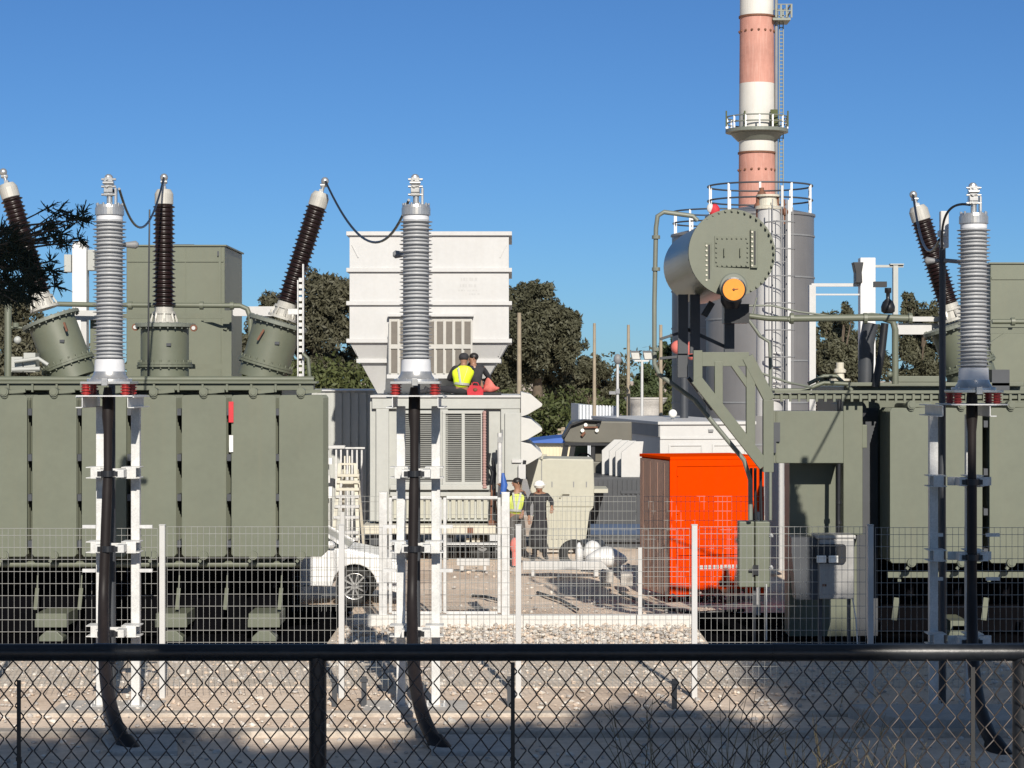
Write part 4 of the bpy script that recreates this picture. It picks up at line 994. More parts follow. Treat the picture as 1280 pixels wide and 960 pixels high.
# ------------------------------------------------------------------ turbine enclosure on a trailer
HOODM = mat('off_white_hood_paint', (.50,.50,.475), .5, 0, .05, 2, streak=.12, dirt=(.33,.32,.29))
y = 47.0; z = lambda py: gz(py, y); X = lambda px: gx(px, y)
en = thing('turbine_enclosure', 'light grey turbine enclosure with louvred doors and toothed hoods on the trailer', 'turbine enclosure', (X(556), y, .8))
g = MB(); g.box(X(462), X(650), y+.12, y+4.2, z(652), z(497)); g.build('casing', LGREY, en, bevel=.01)
g = MB(); g.box(X(465), X(652), y-.0, y+.118, z(511), z(497)); g.box(X(470), X(486), y+.0, y+.118, z(652), z(511)-.001); g.box(X(626), X(650), y+.02, y+.118, z(652), z(511)-.001); g.box(X(546), X(560), y+.03, y+.118, z(650), z(511)-.001); g.build('frame', LGREY, en, bevel=.012)
g = MB(); g.box(X(463), X(653), y-.05, y+4.25, z(497)+.002, z(494)); g.build('roof_plate', WHITE, en, bevel=.006)
def louvre(a, b, c, d_, n):
    g = MB(); g.box(X(a), X(b), y+.06, y+.117, z(d_), z(c)); l = g.build('louvre_door', DGREY, en)
    g = MB(); h = (z(c)-z(d_))/n
    for i in range(n):
        zz = z(d_)+h*(i+.5); g.add([(X(a)+.03, y+.0, zz-h*.42), (X(b)-.03, y+.0, zz-h*.42), (X(b)-.03, y+.055, zz+h*.32), (X(a)+.03, y+.055, zz+h*.32), (X(a)+.03, y+.012, zz-h*.45), (X(b)-.03, y+.012, zz-h*.45), (X(b)-.03, y+.058, zz+h*.24), (X(a)+.03, y+.058, zz+h*.24)], [(0,1,2,3), (7,6,5,4), (0,4,5,1), (3,2,6,7)])
    g.build('louvre_slats', LOUVM, l)
    g = MB()
    for x in (X(a), X(b), (X(a)+X(b))/2): g.box(x-.035, x+.035, y-.03, y+.059, z(d_), z(c))
    for pp in (c, d_): g.box(X(a)-.035, X(b)+.035, y-.035, y+.059, z(pp)-.035, z(pp)+.035)
    g.build('louvre_frame', LGREY, l, bevel=.004)
louvre(555, 603, 515, 604, 34); louvre(500, 544, 515, 604, 34)
g = MB(); g.box(X(488), X(612), y-.1, y+.02, z(612), z(606)); g.box(X(488), X(640), y-.12, y+.0, z(620), z(615)); g.build('ledge', LGREY, en, bevel=.008)
g = MB()
for i in range(15): x = X(492+8*i); g.box(x, x+.09, y+.06, y+.115, z(648), z(624))
g.build('ribbed_panel', BEIGE, en)
g = MB(); xx = X(606); pr = []
zz = z(610); k = 0
while zz < z(514): pr += [(zz-z(610), .055), (zz-z(610)+.03, .055), (zz-z(610)+.035, .042), (zz-z(610)+.058, .042)]; zz += .06
g.lathe((xx, y-.08, z(610)), (0, 0, 1), pr, 14); g.build('corrugated_hose', mat('pinkish_hose', (.36,.22,.20), .6, 0, .2, 20), en)
g = MB(); g.lathe((X(609), y-.09, z(606)), (0, 0, 1), [(0, .04), (z(514)-z(606), .04)], 12); g.build('dark_hose', BLACK, en)
g = MB(); g.box(X(631), X(652), y-.06, y+.0, z(600), z(516)); g.build('junction_panel', LGREY, en, bevel=.01)
for j in range(3):
    p0 = 490+j*31
    g = MB(); g.prism([(X(651), z(p0)), (X(664), z(p0+3)), (X(678), z(p0+15)), (X(677), z(p0+18)), (X(660), z(p0+28)), (X(651), z(p0+31))], y-.1, y+3.5); g.build('toothed_hood', HOODM, en, bevel=.01)
g = MB(); g.box(X(640), X(655), y-.12, y+.1, z(578), z(574)); g.box(X(648), X(657), y-.2, y-.08, z(598), z(580)); g.build('white_fitting', WHITE, en)
for nm, pts, m in (('black_strap', [(612, 566), (610, 580), (616, 590), (614, 604)], BLACK), ('black_strap', [(616, 575), (619, 592), (616, 612), (617, 640)], BLACK), ('pry_bar', [(656, 575), (654, 590), (648, 612)], BLACK)):
    g = MB(); g.tube([(X(a), y-.16, z(b)) for a, b in pts], .035, 8); one(g, nm, m, {566: 'black strap looped over the enclosure front by the hose', 575: 'black strap hanging straight beside the tall pole'}.get(pts[0][1], '') if nm == 'black_strap' else 'black bar leaning on the enclosure right of the worker', 'strap' if nm == 'black_strap' else 'bar', (X(pts[-1][0]), y-.16, z(pts[-1][1])))
tool = thing('tall_pole', 'tall steel pole leaning upright in front of the enclosure, held by the worker', 'pole', (X(626), y-.75, .75))
g = MB(); g.cyl((X(625), y-.75, .75), (X(625), y-.75, z(540)), .05, n=10); g.build('shaft', GALV, tool)
g = MB(); g.box(X(622), X(629), y-.8, y-.7, z(552), z(545)); g.cyl((X(628), y-.75, z(550)), (X(628), y-.75, z(536)), .02, n=8); g.build('head', ALU, tool)
g = MB()
g.bar((X(614), y-.3, .84), (X(615), y-.15, z(606)), .04); g.box(X(611), X(618), y-.4, y-.2, .79, .88); g.bar((X(622), y-.3, .84), (X(618), y-.15, z(610)), .035); g.box(X(619), X(627), y-.42, y-.2, .79, .86)
one(g, 'sledge_tools', RUST, 'two long-handled tools leaning against the enclosure left of the worker', 'tools', (X(617), y-.3, .79))
# the trailer under it
trl = thing('trailer', 'long cream-edged trailer bed carrying the enclosure, dark underneath', 'trailer', (X(556), y, 0))
g = MB(); g.box(X(455), X(655), y-.5, y+6.5, .60, .78); g.build('deck', CREAM, trl, bevel=.01)
g = MB(); g.box(X(585), X(592), y-.53, y-.502, .62, .75); g.build('reflector', RUST, trl)
g = MB()
for xx in (X(470), X(560), X(640)): g.box(xx-.1, xx+.1, y-.3, y+6, .35, .598)
g.box(X(470), X(640), y+.3, y+.5, .30, .349); g.build('chassis', DGREY, trl)
for xx in (X(475), X(500), X(625), X(603)):
    for yy in (y+.1, y+3.6):
        g = MB(); g.lathe((xx, yy+.3, .30), (0, -1, 0), [(0, .17), (0, .27), (.03, .30), (.25, .30), (.28, .27), (.28, .15), (.2, .14)], 24, True); wh = g.build('wheel', TYRE, trl)
        g = MB(); g.lathe((xx, yy+.1, .30), (0, -1, 0), [(0, .14), (.04, .13), (.05, .06), (.09, .05)], 16); g.build('rim', MGREY, wh)
g = MB()
for px in (583, 590, 596): g.box(X(px), X(px+4), y-.2, y-.05, .38, .48)
g.build('marker_lamp', CREAM, trl)
# loose things on the yard
def plain(name, m, lab, cat, f, base, bevel=0., group=None):
    g = MB(); f(g); return one(g, name, m, lab, cat, base, group, bevel)
plain('white_board', WHITE, 'short white plank lying under the trailer edge', 'plank', lambda g: (g.box(gx(571, 44.5), gx(612, 44.5), 44.4, 44.6, .10, .24), g.box(gx(575, 44.5), gx(580, 44.5), 44.42, 44.58, 0, .098), g.box(gx(604, 44.5), gx(608, 44.5), 44.42, 44.58, 0, .098)), (gx(590, 44.5), 44.5, 0), .01)
plain('white_beam', WHITE, 'long white beam on blocks in front of the beige housing', 'beam', lambda g: (g.box(gx(653, 43.5), gx(752, 43.5), 43.4, 43.65, .10, .27), g.prism([(gx(752, 43.5), .12), (gx(762, 43.5), .1), (gx(752, 43.5), .27)], 43.42, 43.63), g.box(gx(664, 43.5), gx(668, 43.5), 43.42, 43.63, -.03, .098), g.box(gx(742, 43.5), gx(748, 43.5), 43.42, 43.63, -.03, .098)), (gx(705, 43.5), 43.5, 0), .01)
plain('timber_block', CONC, 'pinkish low block on the sand just past the white beam', 'block', lambda g: (g.box(gx(751, 42), gx(767, 42), 42, 42.5, -.03, .19), g.box(gx(776, 41.4), gx(791, 41.4), 41.4, 41.8, -.03, .2)), (gx(770, 42), 42, 0), .02)
g = MB(); pts = [at(p, q, 1) for p, q in ()]
def on_ground(px, py): 
    d = F*EYE/(py-HY); return (gx(px, d), d)
for pts, lab in (([(775, 742), (812, 758), (870, 768), (930, 764)], 'black hose lying in a long curve left of the orange cabinet'), ([(672, 742), (700, 751), (722, 763)], 'short black hose on the sand left of the round shadow'), ([(590, 746), (606, 747), (622, 751)], 'thin black hose on the sand inside the gate')):
    g = MB(); g.tube([(*on_ground(*p), .02) for p in pts], .03, 8); one(g, 'ground_hose', BLACK, lab, 'hose', (*on_ground(*pts[0]), 0), 'hoses on the sand')
plain('dark_wedge', DGREY, 'small dark metal wedge on the sand below the car', 'wedge', lambda g: g.prism([(gx(450, 35.5), .0), (gx(467, 35.5), 0), (gx(465, 35.5), .12), (gx(452, 35.5), .05)], 35.2, 35.8), (gx(458, 35.5), 35.5, 0))
# bags and coils beside the beige housing
d = 45.0
g = MB(); g.lathe((gx(716, d), d, gz(693, d)), (.15, -1, .1), [(0, .14), (0, .27), (.04, .31), (.16, .31), (.2, .27), (.2, .14)], 26, True, False); one(g, 'tyre', TYRE, 'dark tyre standing on edge among the white sacks', 'tyre', (gx(716, d), d, 0))
def sack(cx, cy, cz, rx, ry, rz, m, lab, seed):
    rnd = random.Random(seed); g = MB(); g.ball((cx, cy, cz), rx, ry, rz, 18, 12)
    o_ = []
    for (x, yv, zv) in g.v:
        k = 1+.13*math.sin(9*x+seed)*math.cos(11*zv+yv*5)+rnd.uniform(-.04, .04)
        o_.append((cx+(x-cx)*k, cy+(yv-cy)*k, max(0, cz+(zv-cz)*k)))
    g.v = o_; return one(g, 'plastic_sack', m, lab, 'sack', (cx, cy, 0), 'sacks by the beige housing')
sack(gx(724, 44.6), 44.6, gz(693, 44.6), .08, .12, .28, WPLAST, 'narrow white sack standing right of the dark tyre', 1)
sack(gx(740, 44.8), 44.8, gz(690, 44.8), .20, .2, .22, WPLAST, 'white sack in the middle of the pile by the housing', 2)
sack(gx(758, 44.2), 44.2, gz(697, 44.2), .40, .3, .20, WPLAST, 'largest white sack, slumped at the right end of the pile', 3)
sack(gx(736, 45.2), 45.2, gz(684, 45.2), .36, .3, .20, DGREY, 'dark sack behind the white sacks', 4)
plain('white_crate', WPLAST, 'small pale crate right of the sack pile', 'crate', lambda g: (g.box(gx(778, 43), gx(792, 43), 43, 43.3, .0, gz(714, 43)), g.ball((gx(780, 43), 43.1, gz(710, 43)), .06)), (gx(785, 43), 43, 0), .01)
d = 34.45
# ------------------------------------------------------------------ beige housing, dark container, baffles, white module
y = 49.0; X = lambda px: gx(px, y); z = lambda py: gz(py, y)
bh = thing('machine_housing', 'pale beige sheet-metal machine housing with narrower ribbed foot, behind the dark-clothed worker', 'machine housing', (X(716), y, 0))
g = MB(); g.prism([(X(672), z(634)), (X(662), z(612)), (X(655), z(585)), (X(659), z(576)), (X(686), z(573)), (X(742), z(574)), (X(743), z(613)), (X(742), z(634))], y, y+1.6); up = g.build('upper_casing', BEIGE, bh, bevel=.03)
g = MB(); g.prism([(X(742), z(616)), (X(760), z(616)), (X(760), z(611)), (X(743), z(611))], y-.02, y+1.2); g.build('side_shelf', BEIGE, up)
g = MB(); g.prism([(X(686), .08), (X(731), .08), (X(737), z(640)), (X(742), z(634)-.001), (X(680), z(634)-.001), (X(684), z(660)), (X(682), z(672))], y+.02, y+1.5); lo = g.build('lower_casing', BEIGE, bh, bevel=.015)
g = MB()
for i in range(8): x = X(690+6*i); g.box(x-.012, x+.012, y-.0, y+.019, .3, z(638))
g.build('rib', BEIGE, lo)
g = MB(); g.box(X(676.5), X(677.5), y-.01, y-.001, z(633), z(576))
for px in (690, 717, 733): g.box(X(px)-.012, X(px)+.012, y-.01, y-.001, z(609), z(602))
g.build('panel_seam', MGREY, up)
g = MB(); g.tube([(X(700), y-.03, z(622)), (X(703), y-.05, z(617)), (X(712), y-.05, z(617))], .02, 6); g.tube([(X(677), y-.03, z(574)), (X(679), y-.03, z(569)), (X(684), y-.03, z(569))], .03, 6); g.build('hook', BEIGE, up)
g = MB(); g.box(X(684), X(734), y+.1, y+1.4, 0, .079); g.build('plinth', CONC, bh)
y = 50.5; X = lambda px: gx(px, y); z = lambda py: gz(py, y)
dc = thing('shade_dark_container', 'corrugated container, its shade put in as dark grey, between the beige housing and the orange cabinet', 'container', (X(785), y, 0))
g = MB(); g.box(X(738), X(842), y, y+4, .12, z(597)); dcb = g.build('body', DGREY, dc, bevel=.01)  # dark grey body carries the deep shadow on the container as colour
g = MB()
for i in range(17): x = X(742+6*i); g.box(x, x+.05, y-.03, y-.001, .2, z(600))
g.box(X(776), X(800), y-.04, y-.03, z(617), z(613)); g.build('corrugation', DGREY, dcb)
g = MB(); g.box(X(738), X(842), y-.06, y-.031, .3, .55); g.build('blue_base_rail', mat('dull_blue_paint', (.02,.045,.10), .5), dc)
g = MB(); g.box(X(740), X(840), y+.1, y+3.9, 0, .119); g.build('skid', DGREY, dc)
bf = thing('ventilation_hood', 'four white slanted hood plates in a row on the dark container', 'hood', (X(805), y, z(597)))
for i, (a, b, c, yy) in enumerate(((779, 833, 806, .25), (772.5, 818, 799, .75), (766, 812, 792, 1.15), (760, 803, 785, 1.75))):
    a += 1; g = MB(); zt, zb, zm = z(552), z(597)+.002, z(566)
    a2 = {0: 778, 1: 771, 2: 764, 3: 756}[i]+ (0)
    g.prism([(X(a2), zb), (X(a2+21), zb), (X(a2+26), zt), (X(a2+16), zt), (X(a2), zm)], y+yy-.1, y+yy+.0) if i else g.prism([(X(777), zb), (X(800), zb), (X(805), zt), (X(794), zt), (X(777), zm)], y+yy-.1, y+yy)
    g.build('hood_plate', WHITE, bf, bevel=.008)
# white module behind
y = 57.0; X = lambda px: gx(px, y); z = lambda py: gz(py, y); piv = (X(825), y); an = R(-9)
wm = thing('white_module', 'white modular container with recessed panels behind the orange cabinet', 'container', (X(880), y, 0))
Wd = X(945)-X(825)
def rm(f): g = MB(); f(g); return g.rotz(-an, piv)
rm(lambda g: g.box(X(825), X(825)+Wd, y, y+9, .15, z(531))).build('walls', WHITE, wm, bevel=.01)
rm(lambda g: g.box(X(825)-.001-.07, X(825)+Wd+.07, y-.07, y+9.07, z(531)+.002, z(527))).build('roof', WHITE, wm, bevel=.01)
def pan(g):
    for a, b in ((836, 880), (892, 936)):
        x0 = X(a); x1 = X(b)
        for q in ((x0, x0+.05, z(594), z(556)), (x1-.05, x1, z(594), z(556)), (x0+.051, x1-.051, z(557.5), z(556)), (x0+.051, x1-.051, z(594), z(592.5))): g.box(q[0], q[1], y-.03, y-.001, q[2], q[3])
    g.box(X(825), X(825)+Wd, y-.035, y-.001, z(549), z(547))
rm(pan).build('panel_moulding', WHITE, wm)
rm(lambda g: g.box(X(887), X(893), y-.06, y-.001, z(540), z(537))).build('wall_lamp', MGREY, wm)
rm(lambda g: g.box(X(825)-.04, X(825)-.001, y, y+9, z(546), z(531))).build('side_fascia', MGREY, wm)
# truck cab
y = 53.0; X = lambda px: gx(px, y); z = lambda py: gz(py, y)
tk = thing('truck', 'grey-green truck seen from the front, cab rising behind the beige housing', 'truck', (X(745), y+2, 0))
g = MB(); g.prism([(X(704), z(548)), (X(715), z(528)), (X(724), z(526)), (X(790), z(527)), (X(790), z(552)), (X(768), z(556)), (X(706), z(553))], y, y+2.2); g.build('cab_roof', TRUCKP, tk, bevel=.03)
g = MB(); g.box(X(704), X(792), y, y+2.2, .7, z(577)); g.build('cab_front', TRUCKP, tk, bevel=.03)
g = MB(); g.bar((X(708), y+.1, z(554)), (X(704), y+.1, z(578)), .14, .12); g.bar((X(717), y+.1, z(554)), (X(713), y+.1, z(578)), .12); g.bar((X(741), y+.1, z(554)), (X(741), y+.1, z(578)), .10); g.bar((X(766), y+.1, z(554)), (X(770), y+.1, z(578)), .4, .1); g.box(X(706), X(772), y+.0, y+.1, z(557), z(553)); g.build('pillars', BLACK, tk)
g = MB(); g.box(X(718), X(738), y+1.9, y+1.95, z(577)+.01, z(555)); g.build('rear_window', GLASSG, tk)
g = MB(); g.box(X(745), X(790), y+.4, y+2.1, z(577)+.002, z(556)); g.build('cab_interior', TRUCKP, tk)
g = MB(); g.lathe((X(731), y+.5, z(574)), (0, -.6, .8), [(0, .16), (.03, .19), (.05, .16)], 16, True, False); g.build('steering_wheel', BLACK, tk)
g = MB(); g.prism([(X(703), z(545)), (X(712), z(530)), (X(730), z(524)), (X(752), z(525)), (X(752), z(526.5)), (X(731), z(526)), (X(714), z(532)), (X(706), z(546))], y-.15, y+.2); g.build('visor', BLACK, tk)
for px, py in ((732, 531), (728, 538), (746, 538), (748, 531)):
    p = (X(px), y-.02, z(py)); g = MB(); g.lathe((p[0], p[1]+.02, p[2]), (0, -1, 0), [(0, .045), (.08, .045)], 14); l = g.build('lamp', BLACK if px == 748 else WHITEL, tk)
g = MB(); g.bar((X(730), y-.06, z(534)), (X(747), y-.06, z(534)), .04); g.bar((X(727), y-.06, z(545)), (X(731), y-.06, z(540)), .06); g.build('lamp_bar', RUST, tk)
for px in (712, 783):
    g = MB(); g.lathe((X(px), y+.5, .5), (1, 0, 0), [(-.15, .3), (-.15, .46), (-.1, .5), (.1, .5), (.15, .46), (.15, .3)], 24, True); g.build('wheel', TYRE, tk)
# ------------------------------------------------------------------ step ladder and grey shed at left
d = 44.0
stp = thing('platform_ladder', 'cream mobile platform ladder with wide treads, left of the trailer', 'ladder', (gx(432, d), d, 0))
g = MB()
for s, (a, b) in ((0, ((425, 580), (418, 660))), (1, ((444, 580), (447, 660)))): g.bar(at(*a, d+.9), (gx(b[0], d), d, gz(b[1], d)), .07, .05)
for a, b in (((418, 660), (416, 700)), ((447, 660), (449, 700))): g.bar((gx(a[0], d), d, gz(a[1], d)), (gx(b[0], d), d-.3, 0), .07, .05)
g.build('rails', CREAM, stp)
for i, py in enumerate((596, 604, 613, 622, 634, 647, 665, 673)):
    t = (py-580)/85; g = MB(); yy = d+.9-.95*t; hw = .17+.06*t; xx = gx(432.5, d); g.box(xx-hw-.04, xx+hw+.04, yy-.1, yy+.12, gz(py, d)-.03, gz(py, d)+.025); g.build('tread', WHITE if i > 2 else CREAM, stp, bevel=.006)
g = MB()
for px in (431, 437, 426, 443): g.bar(at(px, 570 if px in (431, 437) else 580, d+.95), at(px, 600, d+.9), .03)
g.bar(at(425, 580, d+.92), at(444, 580, d+.92), .04); g.box(gx(424, d), gx(446, d), d+.9, d+1.0, gz(612, d), gz(604, d)); g.build('guard', CREAM, stp)
g = MB()
for px in (420, 449): g.bar((gx(px, d), d+1.9, 0), (gx(432+(px-432)*.6, d), d+1.0, gz(590, d)), .05)
g.build('rear_legs', CREAM, stp)
y = 51.0
rl = thing('guard_rail', 'white platform with upright posts behind the cream ladder', 'guard rail', (gx(420, y), y, 0))
g = MB(); g.box(gx(408, y), gx(431, y), y, y+.3, gz(561, y), gz(557, y)); g.build('top_plate', WHITE, rl, bevel=.01)
g = MB(); g.box(gx(431, y)+.01, gx(456, y), y, y+.05, gz(561, y), gz(559, y))
for px in (410, 420, 426, 434, 440, 446, 452): g.box(gx(px, y)-.02, gx(px, y)+.02, y+.05, y+.1, 0, gz(561, y))
g.build('posts', GALV, rl)
g = MB(); g.box(gx(407, y)-.1, gx(411, y)+.1, y-.2, y-.01, gz(580, y), gz(572, y)); g.box(gx(407, y)-.1, gx(413, y), y-.2, y-.01, gz(603, y), gz(594, y)); g.box(gx(407, y)-.1, gx(416, y), y-.2, y-.01, gz(622, y), gz(608, y)); g.build('white_box', WPLAST, rl)
y = 52.9
sh = thing('corrugated_shed', 'pale grey corrugated shed half in shadow, between the left transformer and the trailer', 'shed', (gx(420, y), y+3, 0))
g = MB(); g.box(gx(330, y), gx(466, y), y, y+6, 0, gz(489, y)); w_ = g.build('wall', LGREY, sh)
g = MB(); x = gx(331, y)
while x < gx(465, y): g.box(x, x+.09, y-.035, y-.001, .05, gz(491, y)); x += .2
g.build('corrugation', LGREY, w_)
g = MB(); g.box(gx(329, y), gx(467, y), y-.08, y+6.1, gz(489, y)+.002, gz(487.5, y)); g.build('roof', WHITE, sh)
# ------------------------------------------------------------------ tanks, stack and chimney
def ringrail(parent, c, r, z0, h, n, name, m, r_t=.035, mids=1):
    g = MB()
    for k in range(1+mids):
        zz = z0+h*(k+1)/(1+mids)
        g.tube([(c[0]+r*math.cos(2*PI*i/48), c[1]+r*math.sin(2*PI*i/48), zz) for i in range(49)], r_t, 6)
    o = g.build(name, m, parent)
    g = MB()
    for i in range(n):
        t = 2*PI*i/n+.2; g.box(c[0]+r*math.cos(t)-r_t*1.1, c[0]+r*math.cos(t)+r_t*1.1, c[1]+r*math.sin(t)-.04, c[1]+r*math.sin(t)+.04, z0, z0+h)
    g.build('rail_posts', GALV, o)
def tank(px, d, rpx, top, label, railtop):
    r = rpx*d/F; x = gx(px, d); zt = gz(top, d)
    t = thing('storage_tank', label, 'tank', (x, d, 0), 'grey storage tanks')
    g = MB(); g.lathe((x, d, 0), (0, 0, 1), [(0, r), (zt, r)], 56, True); b = g.build('shell', TANKM, t)
    g = MB()
    for k in range(1, 7):
        zz = zt*k/6.5; g.lathe((x, d, zz), (0, 0, 1), [(0, r+.004), (.0, r+.03), (.06, r+.03), (.06, r+.004)], 56, False, False)
    g.build('cladding_band', MGREY, b)
    g = MB(); g.lathe((x, d, zt), (0, 0, 1), [(0, r+.05), (.08, r+.05), (.1, r), (.45, .3)], 56); g.build('roof', TANKM, t)
    ringrail(t, (x, d), r*.97, zt+.08, (top-railtop)*d/F*.95, 10, 'guard_ring', DGREY)
    return t, b, x, d, r, zt
tB = tank(950, 80, 67, 272, 'tall grey storage tank with round guard rail, under the red and white chimney', 234)
tA = tank(896, 86, 56, 296, 'lower dark grey storage tank seen behind the oil conservator', 266)
t, b, x, d, r, zt = tB
g = MB(); xx = gx(988, 77); g.box(xx-.06, xx+.06, 77.3, 77.5, .5, gz(250, 77.4)); g.build('white_riser', WHITE, t)
g = MB(); xx = gx(980, 77); g.box(xx-.14, xx+.02, 77.5, 77.8, .5, gz(262, 77.4)); g.build('cable_duct', DGREY, t)
# lifebuoy-like red and white marker
p = at(893, 263, 78); g = MB(); g.ball(p, .2, .1, .24); m_ = one(g, 'round_marker', REDC, 'small red and white marker hanging on the tank guard rail', 'marker', p)
g = MB(); g.ball(p-Vector((.15, .03, -.08)), .13, .06, .17); g.build('white_field', WHITE, m_)
# red pipework in front of the lower tank
d = 62; g = MB(); g.ball(at(848, 434, d), .22, .2, .2); g.ball(at(864, 438, d), .16, .2, .28); g.cyl(at(848, 434, d), at(864, 438, d), .1, n=10)
rv = one(g, 'red_valve', PINKC, 'small salmon red valve on a dark pipe before the dark tank', 'valve', (at(856, 438, d).x, d, 0)); g = MB(); g.cyl((at(856, 438, d).x, d+.25, 0), (at(856, 438, d).x, d+.25, gz(436, d)), .12, n=10); g.build('pipe', DGREY, rv)
g = MB(); p = at(841, 517, 60); g.ball(p, .12); g.cyl((p.x, 60.15, 0), (p.x, 60.15, p.z), .04, n=8); one(g, 'globe_lamp', WHITEL, 'small white globe lamp on a post above the white module', 'lamp', (p.x, 60.1, 0))
# white stack with caged ladder
d = 44.5; x = gx(961, d)
ws = thing('white_stack', 'slim white stack with caged ladder in front of the tall grey tank', 'stack', (x, d, 0))
g = MB(); g.lathe((x+.12, d, 0), (0, 0, 1), [(0, .20), (gz(520, d), .20)], 24, True); g.lathe((x, d, gz(520, d)+.002), (0, 0, 1), [(0, .27), (gz(262, d)-gz(520, d), .24)], 28, True); g.build('shaft', WHITE, ws)
g = MB(); g.lathe((x-.02, d, gz(262, d)+.002), (0, 0, 1), [(0, .27), (.06, .27), (.08, .2), (.25, .18), (.26, .24), (.3, .24)], 24); g.build('cap', CREAM, ws)
g = MB()
for s in (-.14, .14): g.bar((x+.18+s, d-.32, gz(520, d)), (x+.18+s, d-.32, gz(250, d)), .018)
zz = gz(515, d)
while zz < gz(255, d): g.bar((x+.041, d-.32, zz), (x+.319, d-.32, zz), .012); zz += .28
lad = g.build('ladder', MGREY, ws)
g = MB(); zz = gz(480, d)
while zz < gz(270, d): g.tube([(x+.18+.3*math.cos(a), d-.38+.3*math.sin(a), zz) for a in [PI+PI*i/10 for i in range(11)]], .015, 6); zz += .55
for a in (1.2, 1.5, 1.8): g.bar((x+.18+.3*math.cos(a*PI), d-.38+.3*math.sin(a*PI), gz(480, d)), (x+.18+.3*math.cos(a*PI), d-.38+.3*math.sin(a*PI), gz(262, d)), .02)
g.build('ladder_cage', MGREY, lad)
g = MB()
for i, (px, py, h_) in enumerate(((948, 258, 22), (957, 252, 16), (952, 243, 14), (972, 262, 30), (980, 265, 26))):
    p = at(px, py, d); g.cyl(p-Vector((0, 0, .25)), p+Vector((0, 0, h_*d/F*.6)), .05 if i < 3 else .03, n=8); g.ball(p, .09)
g.build('valve_cluster', RUST, ws)
g = MB(); g.box(gx(976, d), gx(979, d), d-.05, d+.05, 2.4, gz(232, d)); g.box(gx(963, d), gx(979, d), d-.3, d+.3, gz(500, d), gz(498, d)); 
for py in (440, 458, 476, 494): g.box(gx(964, d), gx(976, d), d-.3, d-.26, gz(py+2, d), gz(py, d))
g.build('side_frame', WHITE, ws)
# chimney
d = 150.0; x0 = gx(946, d); s = d/F
ch = thing('chimney', 'tall red and white banded chimney with round platforms', 'chimney', (x0, d, 0))
def crad(py): return (21.0+(py)*(1.8/258))*s
def seg(a, b, m, name):
    g = MB(); za, zb = gz(b, d), gz(a, d); g.lathe((x0, d, za), (0, 0, 1), [(0, crad(b)), (zb-za, crad(a))], 48, True)
    return g.build(name, m, ch)
cuts = [(-60, 20.5, CHWHITE), (20.5, 105, CHRED), (105, 191.5, CHWHITE), (191.5, 275, CHRED), (275, 360, CHWHITE), (360, 440, CHRED), (440, 544, CHWHITE)]
for a, b, m in cuts: seg(a, b-.02, m, 'red_band' if m is CHRED else 'white_band')
g = MB()
for py in (21.5, 191.5): g.lathe((x0, d, gz(py, d)-.06), (0, 0, 1), [(0, crad(py)+.08), (.12, crad(py)+.08)], 48)
g.build('flange_ring', RUST, ch)
g = MB()
for py in (40, 213):
    for i in range(16):
        t = 2*PI*i/16; r = crad(py)+.02; g.ball((x0+r*math.cos(t), d+r*math.sin(t), gz(py, d)), .09, .09, .09, 8, 6)
g.build('bolt_row', RUST, ch)
def platform(py, rpx, cx=0, hh=15):
    z0 = gz(py, d); r = rpx*s; c = (x0+cx*s, d)
    g = MB(); g.lathe((c[0], c[1], z0-.28), (0, 0, 1), [(0, r*.88), (.05, r), (.28, r)], 48); g.lathe((c[0], c[1], z0-.8), (0, 0, 1), [(0, r*.62), (.5, r*.85)], 48); p = g.build('platform', FLANGE, ch)
    ringrail(p, c, r*.98, z0, hh*s, 14, 'platform_rail', FLANGE, .05, 1)
platform(162, 39)
g = MB(); xb = x0+31*s; g.box(x0+18*s, xb+9*s, d-1.0, d+1.0, gz(28, d), gz(25, d)); p = g.build('upper_platform', FLANGE, ch)
g = MB()
for px in (968, 974, 981, 987):
    for yy in (-1.0, 1.0): g.box(gx(px, d)-.06, gx(px, d)+.06, d+yy-.05, d+yy+.05, gz(25, d), gz(8, d))
for py in (8, 16): g.box(gx(968, d), gx(987, d), d-1.06, d-.95, gz(py+1, d), gz(py, d)); g.box(gx(968, d), gx(987, d), d+.95, d+1.06, gz(py+1, d), gz(py, d)); g.box(gx(986, d), gx(988, d), d-1, d+1, gz(py+1, d), gz(py, d))
g.build('platform_rail', FLANGE, p)
g = MB()
for px in (974, 979): g.box(gx(px, d)-.03, gx(px, d)+.03, d-.1, d+.1, gz(262, d), gz(28, d))
for i in range(50): g.box(gx(974, d), gx(979, d), d-.05, d+.05, gz(30+4.6*i, d)-.03, gz(30+4.6*i, d)+.03)
g.build('ladder', FLANGE, ch)
g = MB(); g.cyl((gx(969.5, d), d-.3, gz(262, d)), (gx(969.5, d), d-.3, gz(-50, d)), .12, n=8); g.build('conduit', MGREY, ch)
g = MB(); p = at(968, 144, d-1.4); g.box(p.x-.25, p.x+.25, p.y, p.y+.3, p.z-.7, p.z+.4); 
for px in (931, 956, 908, 985): q = at(px, 142, d-1.0); g.box(q.x-.05, q.x+.05, q.y, q.y+.1, gz(160, d), q.z+.2)
g.build('warning_light', HEDGE, ch)
